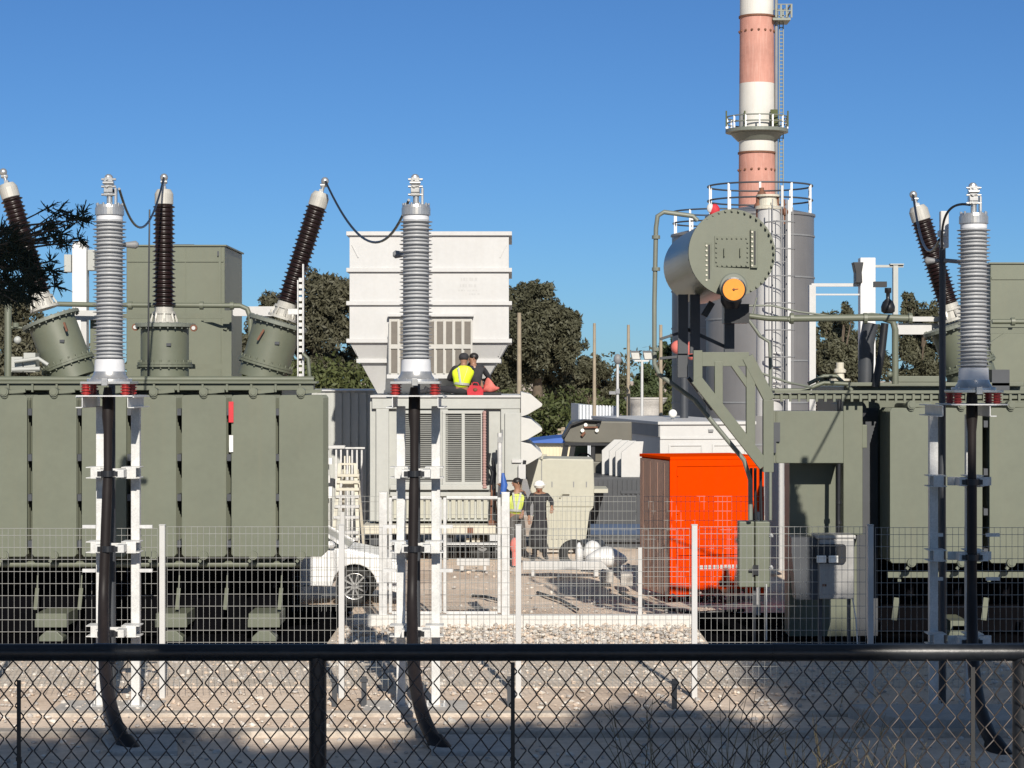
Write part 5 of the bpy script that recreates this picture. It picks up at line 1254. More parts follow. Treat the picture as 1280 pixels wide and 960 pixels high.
# poles, flood mast, cooling pot, far buildings
def pole(px, d, top, w0, w1, label, m=WOOD):
    x = gx(px, d); g = MB(); g.cyl((x, d, 0), (x, d, gz(top, d)), w1*d/F/2, w0*d/F/2, 12)
    return one(g, 'tapered_pole', m, label, 'pole', (x, d, 0), 'tall tapered poles')
pole(649, 62, 391, 5, 7.5, 'bare tapered pole just right of the enclosure with the toothed hoods')
pole(743, 68, 404, 3.5, 6, 'bare tapered pole rising behind the truck cab')
pole(785.5, 68, 406, 3.5, 7, 'bare tapered pole next to the twin floodlight mast')
pole(826, 66, 406, 4, 6, 'bare tapered pole against the dark tank, left of the conservator')
d = 66.0
fm = thing('floodlight_mast', 'thin white mast with two square floodlights, right of a bare pole', 'floodlight mast', (gx(802.5, d), d, 0))
g = MB(); g.cyl((gx(802.5, d), d, 0), (gx(802.5, d), d, gz(450, d)), .05, .04, 10); g.bar(at(793, 451, d), at(811, 451, d), .05); g.build('mast', WHITE, fm)
for px in (794, 809.5):
    p = at(px, 445, d); g = MB(); g.add([(p.x-.16, d-.12, p.z+.13), (p.x+.12, d-.12, p.z+.13), (p.x+.18, d+.05, p.z-.12), (p.x-.10, d+.05, p.z-.12), (p.x-.16, d-.0, p.z+.16), (p.x+.12, d-.0, p.z+.16), (p.x+.18, d+.17, p.z-.09), (p.x-.10, d+.17, p.z-.09)], [(0,1,2,3), (4,7,6,5), (0,4,5,1), (1,5,6,2), (2,6,7,3), (3,7,4,0)]); l = g.build('floodlight', MGREY, fm)
    g = MB(); g.add([(p.x-.13, d-.128, p.z+.10), (p.x+.10, d-.128, p.z+.10), (p.x+.145, d+.02, p.z-.09), (p.x-.08, d+.02, p.z-.09)], [(0,1,2,3)]); g.build('lens', WHITEL, l)
d = 64.0
g = MB(); x = gx(772, d); g.cyl((x, d, 0), (x, d, gz(452, d)), .05, .04, 8); sp = thing('slim_mast', 'thin pale mast with a small grey camera on top, left of the floodlight mast', 'mast', (x, d, 0)); g.build('mast', WHITE, sp)
g = MB(); g.ball((x, d, gz(449, d)), .12, .12, .16); g.box(x-.25, x-.05, d-.1, d+.1, gz(493, d), gz(489, d)); g.box(x-.06, x+.06, d-.1, d-.05, gz(492, d), gz(486, d)); g.build('camera_head', MGREY, sp)
d = 78.0; x = gx(807.5, d)
cp = thing('cooling_hopper', 'grey flared concrete hopper behind the floodlight mast', 'hopper', (x, d, 0))
g = MB(); g.lathe((x, d, 0), (0, 0, 1), [(0, .56), (gz(512, d), .56), (gz(506, d), .6), (gz(501, d), .74), (gz(499, d), .74)], 32, True); g.build('pot', CONC, cp)
g = MB(); g.lathe((x, d, gz(499, d)+.002), (0, 0, 1), [(0, .77), (.06, .77)], 32); g.build('lip', CONC, cp)
d = 92.0
fc = thing('shipping_container', 'pale blue-white corrugated container on the far side, below the trees', 'container', (gx(752, d), d, 0))
X = lambda px: gx(px, d); z = lambda py: gz(py, d)
g = MB(); g.add([(X(723), d, 0), (X(781), d+7, 0), (X(781), d+7, z(509)-.1), (X(723), d, z(505)), (X(717), d+4, 0), (X(770), d+11, 0), (X(770), d+11, z(509)-.1), (X(717), d+4, z(505))], [(0,1,2,3), (5,4,7,6), (4,0,3,7), (1,5,6,2), (3,2,6,7), (0,4,5,1)]); cb_ = g.build('body', PALEBL, fc)
g = MB()
for i in range(12):
    t = i/12; xx = lerp(X(723), X(781), t+.03); yy = lerp(d, d+7, t+.03); g.box(xx, xx+.08, yy-.06, yy-.0, .1, lerp(z(506), z(510), t))
g.build('corrugation', PALEBL, cb_)
d = 84.0
cw_ = thing('cream_shed', 'low cream shed with a blue tarpaulin roof, left of the truck', 'shed', (gx(690, d), d+2, 0))
g = MB(); g.box(gx(660, d), gx(722, d), d, d+4, 0, gz(554, d)); w_ = g.build('wall', CREAMW, cw_)
g = MB()
for i in range(14): x = gx(662+4.2*i, d); g.box(x, x+.03, d-.03, d-.001, 0, gz(556, d))
g.build('plank_seam', CREAMW, w_)
g = MB(); g.prism([(gx(655, d), gz(553.5, d)), (gx(726, d), gz(553.5, d)), (gx(712, d), gz(546, d)), (gx(690, d), gz(548, d)), (gx(665, d), gz(551, d))], d-.3, d+4.4); g.build('roof', BLUET, cw_)
g = MB(); g.prism([(gx(704, d), gz(549, d)), (gx(708, d), gz(544, d)), (gx(716, d), gz(542, d)), (gx(718, d), gz(546, d))], d-.6, d-.31); g.build('white_fold', WHITE, cw_)
d = 96.0
wfn = thing('wooden_fence', 'short pale timber fence at the foot of the hedge', 'fence', (gx(712, d), d, 0))
g = MB()
for px in (704, 715, 728): g.box(gx(px, d)-.08, gx(px, d)+.08, d, d+.1, 0, gz(534, d))
g.build('posts', WOOD, wfn)
g = MB()
for py in (537, 543): g.box(gx(697, d), gx(735, d), d-.05, d-.001, gz(py+1.2, d), gz(py-1.2, d))
g.build('rails', WOOD, wfn)
# white bollard pipes / weeds near the bottom are further down

# ------------------------------------------------------------------ trees
def leaf_cloud(cl, n, size, rng, flat=.35, droop=0.):
    """cl: list of (centre, rx, ry, rz); leaves sit mostly in the outer shell of every clump"""
    cl_ = np.array([[*c, rx, ry, rz] for (c, rx, ry, rz) in cl]); wts = (cl_[:, 3]*cl_[:, 5]); wts = wts/wts.sum()
    idx = rng.choice(len(cl), n, p=wts); e = cl_[idx]
    u = rng.normal(size=(n, 3)); u /= np.linalg.norm(u, axis=1)[:, None]
    rad = (.45+.55*rng.random(n)**.6)*(1+rng.normal(size=n)*.08)
    p = e[:, :3]+u*rad[:, None]*e[:, 3:6]
    nrm = u*.7+rng.normal(size=(n, 3))*.7+np.array([0, 0, .25]); nrm /= np.linalg.norm(nrm, axis=1)[:, None]
    a = rng.normal(size=(n, 3)); a[:, 2] -= droop; a -= nrm*(a*nrm).sum(1)[:, None]; a /= np.linalg.norm(a, axis=1)[:, None]; b_ = np.cross(nrm, a)
    L_ = size*(.6+.8*rng.random(n))[:, None]; W_ = L_*flat
    v = np.stack([p-a*L_, p+b_*W_-a*L_*.1, p+a*L_, p-b_*W_-a*L_*.1], axis=1).reshape(-1, 3)
    return v, n
def quads_obj(name, v, n, m, parent=None, base=None):
    off = world_loc(parent) if parent else Vector(base)
    v = v-np.array(off)
    me = bpy.data.meshes.new(name); me.vertices.add(len(v)); me.vertices.foreach_set('co', v.astype(np.float32).ravel())
    me.loops.add(4*n); me.loops.foreach_set('vertex_index', np.arange(4*n, dtype=np.int32)); me.polygons.add(n)
    me.polygons.foreach_set('loop_start', np.arange(0, 4*n, 4, dtype=np.int32)); 
    me.materials.append(m); me.update(calc_edges=True); me.validate()
    o = bpy.data.objects.new(name, me); COL.objects.link(o)
    if parent: o.parent = parent
    else: o.location = off
    return o
def clumps(c, rx, ry, rz, k, rng, s0=.28, s1=.5):
    out = []
    for i in range(k):
        u = rng.normal(size=3); u /= np.linalg.norm(u); q = rng.random()**.4*.75
        p = (c[0]+u[0]*rx*q, c[1]+u[1]*ry*q, c[2]+u[2]*rz*q); s = s0+(s1-s0)*rng.random()
        out.append((p, rx*s, ry*s, min(rz, rx*1.3)*s*(.7+.5*rng.random())))
    return out
def tree(label, x, d, cls, n, size, leafm, rng, trunk_r=.3, group='trees behind the plant', flat=.35, droop=.6, name='tree', cat='tree'):
    t = thing(name, label, cat, (x, d, 0), group)
    top = max(c[0][2] for c in cls); g = MB()
    hub = Vector((x, d, top*.35)); g.tube([(x, d, 0), (x+.1*trunk_r, d, top*.18), hub, (x-.2*trunk_r, d, top*.62)], [trunk_r, trunk_r*.85, trunk_r*.7, trunk_r*.35], 10)
    tr = g.build('trunk', BARK, t)
    g = MB()
    for (c, a, b, e) in cls[:28:3]:
        c = Vector(c); st = hub+Vector((0, 0, rng.random()*top*.2)); m_ = (st+c)/2+Vector((0, 0, a*.3)); g.tube([st, m_, c], [trunk_r*.35, trunk_r*.2, trunk_r*.06], 6, False)
    g.build('limbs', BARK, tr)
    v, n = leaf_cloud(cls, n, size, rng, flat, droop); quads_obj('crown', v, n, leafm, t)
    return t
rng = np.random.default_rng(11)
def crown_px(spec, d, k, rng, s0=.26, s1=.48):
    out = []
    for (px, py, rx, ry) in spec:
        c = at(px, py, d+rng.uniform(-2, 2)); out += clumps(c, rx*d/F, rx*d/F*.8, ry*d/F, k, rng, s0, s1)
    return out
d = 112; sp = [(345, 392, 48, 34), (370, 405, 60, 36), (425, 385, 40, 52), (400, 382, 42, 46), (432, 390, 30, 48), (380, 440, 60, 40), (430, 455, 40, 40), (320, 430, 45, 50)]
tree('wide brown-olive tree left of the white filter house', gx(392, d), d, crown_px(sp, d, 20, rng, .2, .36), 30000, .15, EUC2, rng, .35)
d = 118; sp = [(672, 382, 34, 36), (648, 385, 38, 40), (702, 412, 32, 34), (716, 440, 22, 40), (655, 420, 45, 45), (706, 400, 22, 24), (690, 440, 40, 40), (718, 415, 12, 22), (640, 460, 50, 40), (668, 360, 14, 14)]
tree('tall olive eucalyptus right of the white filter house', gx(672, d), d, crown_px(sp, d, 22, rng, .2, .36), 36000, .145, EUC, rng, .4)
d = 122; sp = [(745, 460, 24, 26), (730, 485, 30, 30), (770, 490, 22, 24), (700, 485, 40, 30)]
tree('lower olive tree filling the gap left of the bare poles', gx(740, d), d, crown_px(sp, d, 18, rng, .2, .38), 17000, .14, EUC, rng, .25)
d = 126; sp = [(805, 485, 30, 36), (835, 460, 22, 44), (850, 440, 25, 40), (790, 500, 24, 26), (815, 505, 40, 26)]
tree('dark green tree behind the floodlight mast', gx(815, d), d, crown_px(sp, d, 18, rng, .2, .38), 19000, .14, SHADEL, rng, .3)
d = 128; sp = [(1045, 410, 26, 26), (1058, 395, 12, 22), (1030, 400, 12, 16), (1050, 470, 44, 34), (1045, 448, 34, 26), (1060, 452, 30, 24), (1050, 445, 34, 45), (1085, 440, 30, 50), (1020, 440, 20, 40)]
tree('bushy olive tree right of the grey tanks', gx(1050, d), d, crown_px(sp, d, 20, rng, .2, .38), 26000, .15, EUC, rng, .3)
d = 132; sp = [(1137, 385, 16, 24), (1160, 395, 18, 24), (1150, 468, 44, 34), (1150, 430, 36, 45), (1190, 420, 30, 40)]
tree('olive tree behind the left-leaning bushing at right', gx(1150, d), d, crown_px(sp, d, 20, rng, .2, .38), 19000, .15, EUC, rng, .3)
d = 108; sp = [(15, 400, 40, 50), (-20, 390, 40, 60), (40, 430, 40, 40), (20, 460, 60, 40)]
tree('shaded dark tree behind the pipes at the left edge', gx(15, d), d, crown_px(sp, d, 18, rng, .2, .38), 18000, .15, EUC2, rng, .3)
d = 104
cls = []
for i in range(34):
    px = 585+i*8.5; c = at(px, 512+rng.uniform(-6, 8), d+rng.uniform(-1.5, 1.5)); cls.append((tuple(c), rng.uniform(.6, 1.0), .8, rng.uniform(.6, 1.1)))
    c = at(px, 545, d-.6); cls.append((tuple(c), .9, .8, 1.3))
v, n = leaf_cloud(cls, 15000, .13, rng, .4, 0); quads_obj('hedge', v, n, HEDGE, None, (gx(660, d), d, 0)); tag(bpy.data.objects['hedge'], 'long trimmed green hedge below the trees, right of the enclosure', 'hedge')
d = 106; cls = []
for i in range(26):
    px = 290+i*7.5; c = at(px, 480+rng.uniform(-8, 8), d+rng.uniform(-1.5, 1.5)); cls.append((tuple(c), rng.uniform(.8, 1.2), .8, rng.uniform(.9, 1.5)))
    c = at(px, 525, d-.3); cls.append((tuple(c), 1.0, .8, 1.9))
v, n = leaf_cloud(cls, 13000, .15, rng, .4, 0); o = quads_obj('shrub_belt', v, n, HEDGE, None, (gx(380, d), d, 0)); tag(o, 'dense olive shrub belt below the tree, left of the filter house', 'shrubs')
d = 136; cls = []
for i in range(70):
    px = -100+i*21.5; c = at(px, 470+rng.uniform(-16, 14), d+rng.uniform(-3, 3)); cls.append((tuple(c), rng.uniform(1.2, 1.9), 1.2, rng.uniform(1.4, 2.3)))
    c = at(px, 520, d); cls.append((tuple(c), 1.5, 1.0, 2.2))
v, n = leaf_cloud(cls, 26000, .2, rng, .4, 0); o = quads_obj('far_wood', v, n, EUC, None, (0, d, 0)); tag(o, 'low distant belt of olive woodland along the horizon', 'woodland', kind='stuff')

# dark casuarina branches reaching in at the upper left
nt = thing('casuarina_tree', 'dark feathery casuarina branches reaching in at the upper left, close to the viewer', 'tree', (-4.2, 10.2, 1.0))
g = MB(); g.tube([(-4.2, 10.2, .6), (-4.15, 10.2, 3), (-3.9, 10.1, 5.2), (-3.8, 10, 8)], [.16, .14, .11, .05], 10); tr = g.build('trunk', BARK, nt)
g = MB(); lv = MB(); rn = random.Random(5); dF = 10.0
targets = []
for px, py, rx, ry, k in ((14, 328, 24, 28, 46), (20, 365, 28, 14, 28), (36, 350, 15, 22, 15), (4, 302, 18, 20, 18), (58, 292, 20, 14, 8), (85, 275, 14, 14, 6), (76, 300, 16, 14, 5), (56, 330, 10, 10, 3), (68, 352, 10, 9, 3), (100, 272, 6, 8, 3), (98, 300, 5, 8, 2), (62, 264, 14, 8, 3), (66, 336, 6, 6, 2)):
    for i in range(k):
        t = rn.random()*2*PI; q = rn.random()**.5
        targets.append(at(px+rx*q*math.cos(t), py+ry*q*math.sin(t), dF+rn.uniform(-.4, .4)))
root = at(-60, 330, dF)
for p in targets:
    if rn.random() < .3:
        m_ = (root+p)/2+Vector((0, rn.uniform(-.1, .1), rn.uniform(-.06, .08))); g.tube([root, m_, p], [.011, .006, .0025], 5, False)
    for k in range(8):
        dr_ = Vector((rn.gauss(.35, .8), rn.gauss(0, .7), rn.gauss(.1, .8))).normalized(); L_ = rn.uniform(.03, .075)
        q = p+dr_*L_; lv.tube([p, p+dr_*L_*.5+Vector((0, 0, rn.uniform(-.004, .006))), q], [.0032, .003, .0012], 4, False)
        for s in range(2):
            d2 = (dr_+Vector((rn.gauss(0, .7), rn.gauss(0, .7), rn.gauss(0, .7)))).normalized(); b0 = p+dr_*L_*rn.uniform(.3, .8); lv.tube([b0, b0+d2*L_*.45], [.0026, .001], 3, False)
for i in range(7): 
    e = targets[rn.randrange(100, len(targets))] if i > 3 else targets[rn.randrange(0, 100)]
    g.tube([Vector((-3.95, 10.1, 4.6)), root+Vector((0, 0, rn.uniform(-.1, .1))), (root+e)/2, e], [.035, .022, .012, .004], 6, False)
g.build('branches', BARK, tr); lv.build('needles', PINEM, nt)

# trees behind the viewer: they shade the near fence and the ground in front of the stands
def gap(v, n, holes):
    c = v.reshape(n, 4, 3).mean(1); keep = np.ones(n, bool); sv = np.array(SUNV)
    for (p, r) in holes:
        w_ = c-np.array(p); dd = np.linalg.norm(w_-np.outer(w_ @ sv, sv), axis=1); keep &= dd > r
    return v.reshape(n, 4, 3)[keep].reshape(-1, 3), int(keep.sum())
holes = [(tuple(at(1205, 925, 6.5)), .36), (tuple(at(1120, 955, 6.5)), .27), (tuple(at(1225, 870, 6.5)), .27), (tuple(at(1145, 816, 6.5)), .22), (tuple(at(135, 816, 6.5)), .24), (tuple(at(1190, 575, 26)), .34)]
def back_tree(x, y, zc, rx, rz, n, label, extra=(), seed=1):
    rg = np.random.default_rng(seed); cls = clumps((x, y, zc), rx, 2.6, rz, 46, rg, .24, .40)+list(extra)
    t = thing('shade_tree', label, 'tree', (x, y, 2.0), 'shade trees behind the viewer')
    g = MB(); g.tube([(x, y, 1.5), (x, y, zc-rz*.6), (x+.1, y, zc+rz*.3)], [.34, .26, .1], 10)
    for (c, a, b, e) in cls[:20]:
        g.tube([(x, y, zc-rz*.5), ((x+c[0])/2, (y+c[1])/2, (zc-rz*.4+c[2])/2), c], [.12, .08, .03], 6, False)
    g.build('trunk', BARK, t)
    v, n = leaf_cloud(cls, n, .2, rg, .45, .3); v, n = gap(v, n, holes); quads_obj('crown', v, n, SHADEL, t)
for i, (x, y, zc, rx, rz, n) in enumerate(((-3.2, -6.5, 11.7, 3.8, 5.6, 27000), (1.0, -6.5, 11.7, 3.8, 5.5, 27000), (5.0, -6.5, 11.9, 3.6, 5.5, 27000), (8.2, -6.5, 13.2, 3.4, 5.8, 26000), (10.9, -6.5, 16.2, 3.9, 6.9, 36000), (-7.0, -6.5, 11.3, 3.8, 5.4, 20000))):
    back_tree(x, y, zc, rx, rz, n, 'leafy shade tree behind the viewer, outside the picture', [((xx, y+dy, zz), .85, .6, .8) for xx in (9.6, 10.5, 11.4) for zz in (17.6, 18.9, 20.2) for dy in (-.8, .8)] if x > 10 else [((x-2.1+.6*k, y+.5*math.sin(5*k), 15.35+.4*math.sin(k*2.3+x)), .75, .6, .75) for k in range(8)], seed=20+i)
# dry weeds at the foot of the near fence
g = MB(); rn = random.Random(9)
for i in range(170):
    x = rn.choice((rn.uniform(.4, 1.7), rn.uniform(-2.3, 2.2), rn.uniform(.5, 1.2))); yy = rn.uniform(6.8, 8.0); h = rn.uniform(.35, .82)*(1.0 if .4 < x < 1.7 else .8)
    b0 = Vector((x, yy, 2.0)); l = Vector((rn.gauss(0, .16), rn.gauss(0, .1), h)); g.tube([b0, b0+l*.5+Vector((l.x*-.1, 0, 0)), b0+l], [.0035, .0028, .001], 3, False)
    for k in range(3): q = b0+l*rn.uniform(.5, .98); g.tube([q, q+Vector((rn.gauss(0, .04), rn.gauss(0, .03), rn.uniform(.02, .09)))], [.0022, .0008], 3, False)
tag(g.build('dry_grass', DRY), 'dry grass and weeds at the foot of the near fence', 'grass', kind='stuff')
# ------------------------------------------------------------------ people
def skin(name, chains, m, parent, off, sub=2):
    """chains: polylines of (x,y,z,r); chains that start on an existing joint are welded to it"""
    vs, es, rs, key = [], [], [], {}
    def vid(p):
        k = tuple(round(c, 4) for c in p[:3])
        if k not in key: key[k] = len(vs); vs.append(p[:3]); rs.append(p[3])
        return key[k]
    for c in chains:
        ids = [vid(p) for p in c]
        for a, b in zip(ids[:-1], ids[1:]): es.append((a, b))
    me = bpy.data.meshes.new(name); me.from_pydata(vs, es, []); me.update()
    o = bpy.data.objects.new(name, me); COL.objects.link(o)
    md = o.modifiers.new('skin', 'SKIN'); md.use_smooth_shade = True
    for i, r in enumerate(rs):
        me.skin_vertices[0].data[i].radius = (r, r)
    me.skin_vertices[0].data[0].use_root = True
    sd = o.modifiers.new('sub', 'SUBSURF'); sd.levels = sub; sd.render_levels = sub
    dg = bpy.context.evaluated_depsgraph_get(); ev = o.evaluated_get(dg)
    nm = bpy.data.meshes.new_from_object(ev); bpy.data.objects.remove(o); bpy.data.meshes.remove(me)
    nm.name = name; nm.materials.clear(); nm.materials.append(m)
    nm.polygons.foreach_set('use_smooth', [True]*len(nm.polygons))
    no = bpy.data.objects.new(name, nm); COL.objects.link(no)
    if parent: no.parent = parent
    return no
def hand(j, w, e, s):
    """palm, four fingers and thumb from wrist w, pointing away from elbow e"""
    w = Vector(w); d = (w-Vector(e)).normalized(); x, y_, _ = frame_to(d); ch = []
    palm = w+d*.07; ch.append([(*w, .026), (*(w+d*.035), .034), (*palm, .034)])
    for i, (o, L_) in enumerate(((-.030, .068), (-.010, .078), (.010, .074), (.030, .058))):
        b = palm+x*o+d*.012; ch.append([(*palm, .034), (*b, .0095), (*(b+d*L_*.5-y_*.012), .009), (*(b+d*L_*.85-y_*.035), .0075)])
    b = w+d*.03-x*.038*s; ch.append([(*(w+d*.035), .034), (*b, .012), (*(b+d*.045-x*.015*s), .0095)])
    return ch
def person(label, base, J, wear, hair, headturn, group='workers on site', prop=None):
    """J: joints in metres relative to base; wear: list of (name, material, kind)"""
    t = thing('person', label, 'person', base, group)
    P = {k: Vector(v) for k, v in J.items()}
    p4 = lambda k, r: (*P[k], r)
    mid = lambda a, b, f, r: (*(P[a].lerp(P[b], f)), r)
    body = [[p4('pelvis', .125), p4('waist', .115), p4('chest', .135), p4('neck', .06), p4('headb', .075), p4('head', .098), p4('headt', .075)]]
    for s, L_ in (('l', 1), ('r', -1)):
        body.append([p4('chest', .135), p4('sh'+s, .062), mid('sh'+s, 'el'+s, .5, .048), p4('el'+s, .041), mid('el'+s, 'wr'+s, .5, .037), p4('wr'+s, .026)])
        body += hand(P, P['wr'+s], P['el'+s], L_)
        body.append([p4('pelvis', .125), p4('hip'+s, .088), mid('hip'+s, 'kn'+s, .5, .073), p4('kn'+s, .056), mid('kn'+s, 'an'+s, .4, .053), p4('an'+s, .038)])
        a = P['an'+s]; f = Vector(J['foot'+s]); body.append([p4('an'+s, .038), (*(a+(f-a)*.5), .04), (*f, .03)])
    b = skin('body', body, SKIN1, t, None)
    # face
    h = P['head']; fd = Vector(headturn).normalized(); sd_ = Vector((-fd.y, fd.x, 0)).normalized(); up = Vector((0, 0, 1))
    g = MB(); g.mi = []; 
    off = Vector(base)
    n0 = h+fd*.088-up*.012
    g.tube([off+h+fd*.082+up*.02, off+h+fd*.108-up*.018, off+h+fd*.088-up*.03], [.008, .014, .011], 8); g.build('nose', SKIN1, b)
    g = MB()
    for s in (-1, 1): g.ball(off+h+fd*.083+sd_*s*.032+up*.015, .011)
    g.build('eyes', DGREY, b)
    g = MB(); g.bar(off+h+fd*.084-sd_*.022-up*.052, off+h+fd*.084+sd_*.022-up*.052, .012); g.build('mouth', REDI, b)
    g = MB()
    for s in (-1, 1): g.ball(off+h+sd_*s*.095, .014, .02, .03)
    g.build('ears', SKIN1, b)
    if hair == 'cap':
        g = MB(); g.ball(off+h+up*.035, .112, .112, .095, 20, 12); g.tube([off+h+fd*.08+up*.06, off+h+fd*.19+up*.05], [.07, .05], 10); g.build('cap', CLOTHD, b)
    elif hair == 'helmet':
        g = MB(); g.ball(off+h+up*.04, .12, .125, .10, 20, 12); g.lathe(off+h+up*.035, (fd.x*.1, fd.y*.1, 1), [(0, .14), (.012, .14)], 24); g.build('helmet', WHITEL, b)
    else:
        g = MB(); g.ball(off+h-fd*.022+up*.035, .104, .104, .09, 20, 12); g.build('hair', HAIRM, b)
    for nm, m, kind in wear:
        ch = []
        if kind == 'shirt':
            ch = [[p4('pelvis', .137), p4('waist', .132), p4('chest', .152), (*(P['chest'].lerp(P['neck'], .7)), .085)]]
            for s in 'lr': ch.append([p4('chest', .152), p4('sh'+s, .077), mid('sh'+s, 'el'+s, .5, .063), p4('el'+s, .056), mid('el'+s, 'wr'+s, .85, .043)])
        if kind == 'trousers':
            ch = [[mid('pelvis', 'waist', .5, .135), p4('pelvis', .14)]]
            for s in 'lr': ch.append([p4('pelvis', .14), p4('hip'+s, .105), mid('hip'+s, 'kn'+s, .5, .09), p4('kn'+s, .075), mid('kn'+s, 'an'+s, .5, .068), mid('kn'+s, 'an'+s, .95, .06)])
        if kind == 'vest':
            ch = [[p4('pelvis', .152), p4('waist', .15), p4('chest', .168), (*(P['chest'].lerp(P['neck'], .62)), .095)]]
            for s in 'lr': ch.append([p4('chest', .168), mid('chest', 'sh'+s, .95, .088)])
        if kind == 'robe':
            ch = [[p4('chest', .155), p4('waist', .15), p4('pelvis', .165), mid('hipl', 'knl', 1.0, .17), mid('knl', 'anl', .7, .16)]]
        c = skin(nm, ch, m, t, None)
        if kind == 'vest':
            for v_ in c.data.vertices: v_.co.x = P['waist'].x+(v_.co.x-P['waist'].x)*1.28
        if kind == 'vest':
            g = MB(); up_ = (P['chest']-P['pelvis']).normalized(); q = off+P['pelvis'].lerp(P['waist'], .6)
            g.lathe(q-up_*.02, up_, [(0, .172), (.05, .172)], 28, False, False); 
            for s in 'lr': 
                a = P['chest'].lerp(P['sh'+s], .55); bk = Vector((0, -.165, 0))
                g.bar(off+a+bk+up_*.06, off+P['waist'].lerp(P['hip'+s], .25)+bk*1.02, .045, .006)
            g.build('reflective_tape', TAPE, c)
    g = MB()
    for s in 'lr':
        a = off+P['an'+s]; f = off+Vector(J['foot'+s]); dd = (f-a); g.tube([a-dd.normalized()*.05+Vector((0, 0, .09)), a+Vector((0, 0, .0)), a+dd*.5-Vector((0, 0, .0)), f+dd.normalized()*.03], [.052, .058, .052, .036], 10)
    g.build('boots', CLOTHD, b)
    return t
yE = 47.0; zr = gz(494, yE)+.0
def seated(px, yy, face, lean, reach):
    J = dict(pelvis=(0, 0, .13), waist=(0+lean*.3, 0, .32), chest=(lean*.7, .0, .50), neck=(lean, .02, .66), headb=(lean*1.05, .03, .72), head=(lean*1.1, .04, .80), headt=(lean*1.1, .04, .86),
             shl=(lean*.8-.19, .0, .58), shr=(lean*.8+.19, .0, .58), ell=(-.28, .12, .36), elr=(.27, .14, .36), wrl=(-.16, .33, .32), wrr=(.15, .34, .34),
             hipl=(-.1, .03, .11), hipr=(.1, .03, .11), knl=(-.22, .44, .26), knr=(.22, .44, .30), anl=(-.24, .74, .07), anr=(.22, .78, .07), footl=(-.25, .90, .04), footr=(.23, .94, .04))
    return J
J = seated(577, 0, 1, .05, 0); J.update(knl=(-.46, .16, .14), anl=(-.80, .1, .08), footl=(-.92, .06, .07))
person('worker in bright yellow vest and black cap, sitting on the enclosure with back turned', (gx(577, yE+.6), yE+.35, zr), J, (('trousers', CLOTHD, 'trousers'), ('shirt', CLOTHD, 'shirt'), ('vest', HIVIS, 'vest')), 'cap', (.1, 1, 0))
J = seated(596, 0, 1, -.09, 0)
person('bare-headed worker in a dark top sitting beside the yellow vest on the enclosure', (gx(597, yE+.6), yE+.45, zr), J, (('trousers', CLOTHD, 'trousers'), ('shirt', CLOTHD, 'shirt')), 'hair', (-.9, -.2, -.3))
g = MB(); p = Vector((gx(594, yE), yE+.1, zr)); g.prism([(p.x-.17, p.z+.002), (p.x+.17, p.z+.002), (p.x+.18, p.z+.10), (p.x+.12, p.z+.2), (p.x-.10, p.z+.22), (p.x-.18, p.z+.11)], p.y-.1, p.y+.12); g.tube([p+Vector((-.08, -.02, .2)), p+Vector((-.04, -.02, .28)), p+Vector((.05, -.02, .27)), p+Vector((.09, -.02, .19))], .012, 6); o = one(g, 'red_bag', REDC, 'dark red bag on the roof edge between the seated workers', 'bag', p)
g = MB(); g.ball(p+Vector((0, -.1, .12)), .05, .03, .04); g.build('emblem', RUST, o)
p = Vector((gx(613, yE), yE+.15, zr)); g = MB(); g.ball(p+Vector((0, 0, .14)), .17, .13, .13, 18, 12); g.v = [(a+.03*math.sin(23*c+9*b), b+.02*math.sin(31*a), zr+.062+max(0, (c-zr-.03)*(1+.35*math.sin(19*a+5)))) for a, b, c in g.v]; o = one(g, 'red_jacket', PINKC, 'bright pinkish red jacket heaped on the roof right of the workers', 'jacket', p)
g = MB(); g.tube([p+Vector((-.12, 0, .08)), p+Vector((-.1, 0, .2)), p+Vector((.0, 0, .26))], .05, 8); g.build('sleeve', REDC, o)
g = MB(); g.box(p.x-.2, p.x+.24, p.y-.12, p.y+.2, zr+.001, zr+.06); one(g, 'dark_case', CLOTHD, 'flat dark tool case under the pinkish red jacket', 'case', p, None, .02)
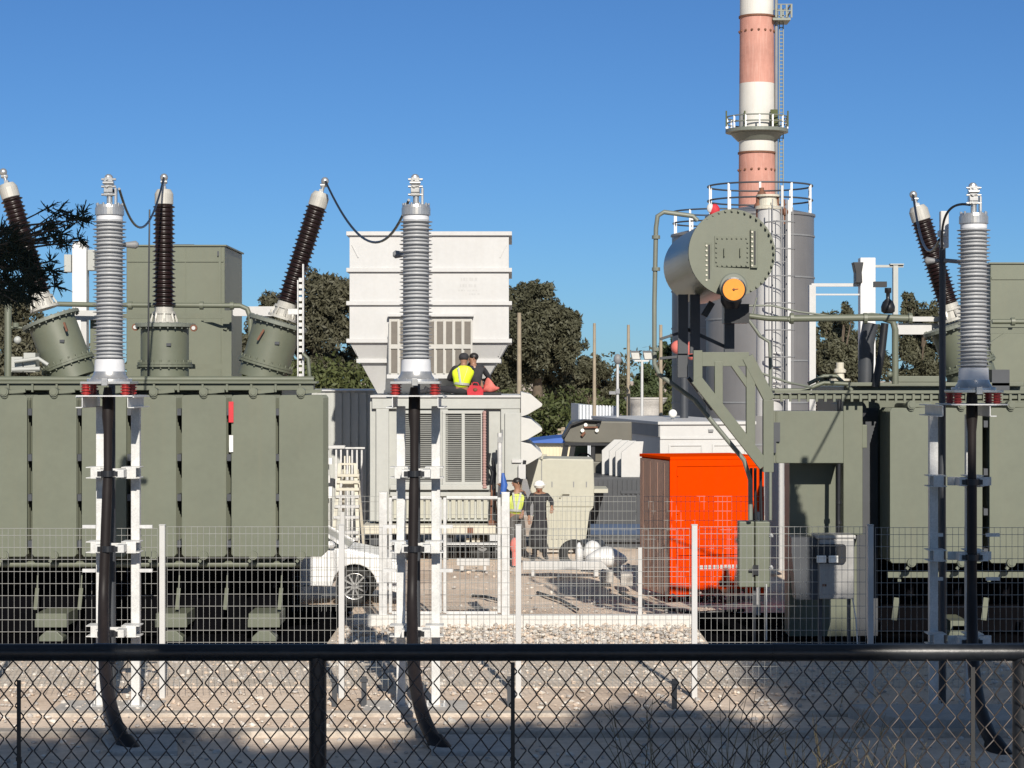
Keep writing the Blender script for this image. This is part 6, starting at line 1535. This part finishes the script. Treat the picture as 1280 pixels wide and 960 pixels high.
# standing workers before the enclosure
yW = 46.2; b0 = Vector((gx(647, yW), yW, .0)); S = lambda px, py, dy=0.: ((px-647)*yW/F, dy, gz(py, yW)-b0.z)
zf = gz(672, yW)
J = dict(pelvis=S(645, 645), waist=S(645, 633), chest=S(646, 621), neck=S(647, 612), headb=S(646.5, 608.5), head=S(645.5, 604), headt=S(645.5, 600.5),
         shl=S(637.5, 617), shr=S(655, 617, .02), ell=S(636, 616, -.18), elr=S(657.5, 630, -.1), wrl=S(627.5, 607, -.35), wrr=S(653, 640, -.25),
         hipl=S(641, 647), hipr=S(650, 647), knl=S(640, 668, -.10), knr=S(653, 667, -.2), anl=S(640, 690, .0), anr=S(655, 690, .02), footl=S(636, 692.5, -.1), footr=S(659, 692.5, -.14))
b0z = gz(694.5, yW)
person('worker in faded yellow vest reaching up to hold the tall pole beside the gate post', (b0.x, yW, 0), J, (('trousers', CLOTHG, 'trousers'), ('shirt', CLOTHD, 'shirt'), ('vest', HIVIS2, 'vest')), 'hair', (-1, -.5, .1))
g = MB(); p = at(628.5, 606, yW-.45); g.tube([p+Vector((0, 0, .25)), p+Vector((.03, 0, .0)), p+Vector((0, 0, -.2))], [.03, .075, .06], 10); one(g, 'blue_cloth', BLUET, 'blue cloth wrapped round the tall pole at the worker’s hand', 'cloth', p)
g = MB(); p = at(643, 682, yW-.6); g.ball(p, .09, .08, .17); g.cyl(p-Vector((0, 0, p.z)), p, .05, n=10); one(g, 'orange_canister', PINKC, 'small salmon canister at the feet of the pole-holding worker', 'canister', (p.x, p.y, 0))
yK = 47.0; k0 = Vector((gx(675, yK), yK, 0)); S = lambda px, py, dy=0.: ((px-675)*yK/F, dy, gz(py, yK))
J = dict(pelvis=S(675, 650), waist=S(675, 636), chest=S(674.5, 624), neck=S(674, 615, -.03), headb=S(674, 611.5, -.06), head=S(674, 608, -.08), headt=S(674, 604, -.09),
         shl=S(664.5, 620), shr=S(684, 620), ell=S(659.5, 634, -.02), elr=S(690, 627, -.0), wrl=S(661.5, 647, -.15), wrr=S(689.5, 634, -.12),
         hipl=S(670, 652), hipr=S(680, 652), knl=S(669, 672, -.06), knr=S(680, 672, -.03), anl=S(668, 694), anr=S(681, 694), footl=S(666, 697, -.14), footr=S(683, 697, -.12))
person('worker in all dark clothes with a white cap, head bowed, before the beige housing', (k0.x, yK, 0), J, (('trousers', CLOTHD, 'trousers'), ('jacket', CLOTHD, 'shirt'), ('coat_skirt', CLOTHD, 'robe')), 'helmet', (-.1, -1, -.5))
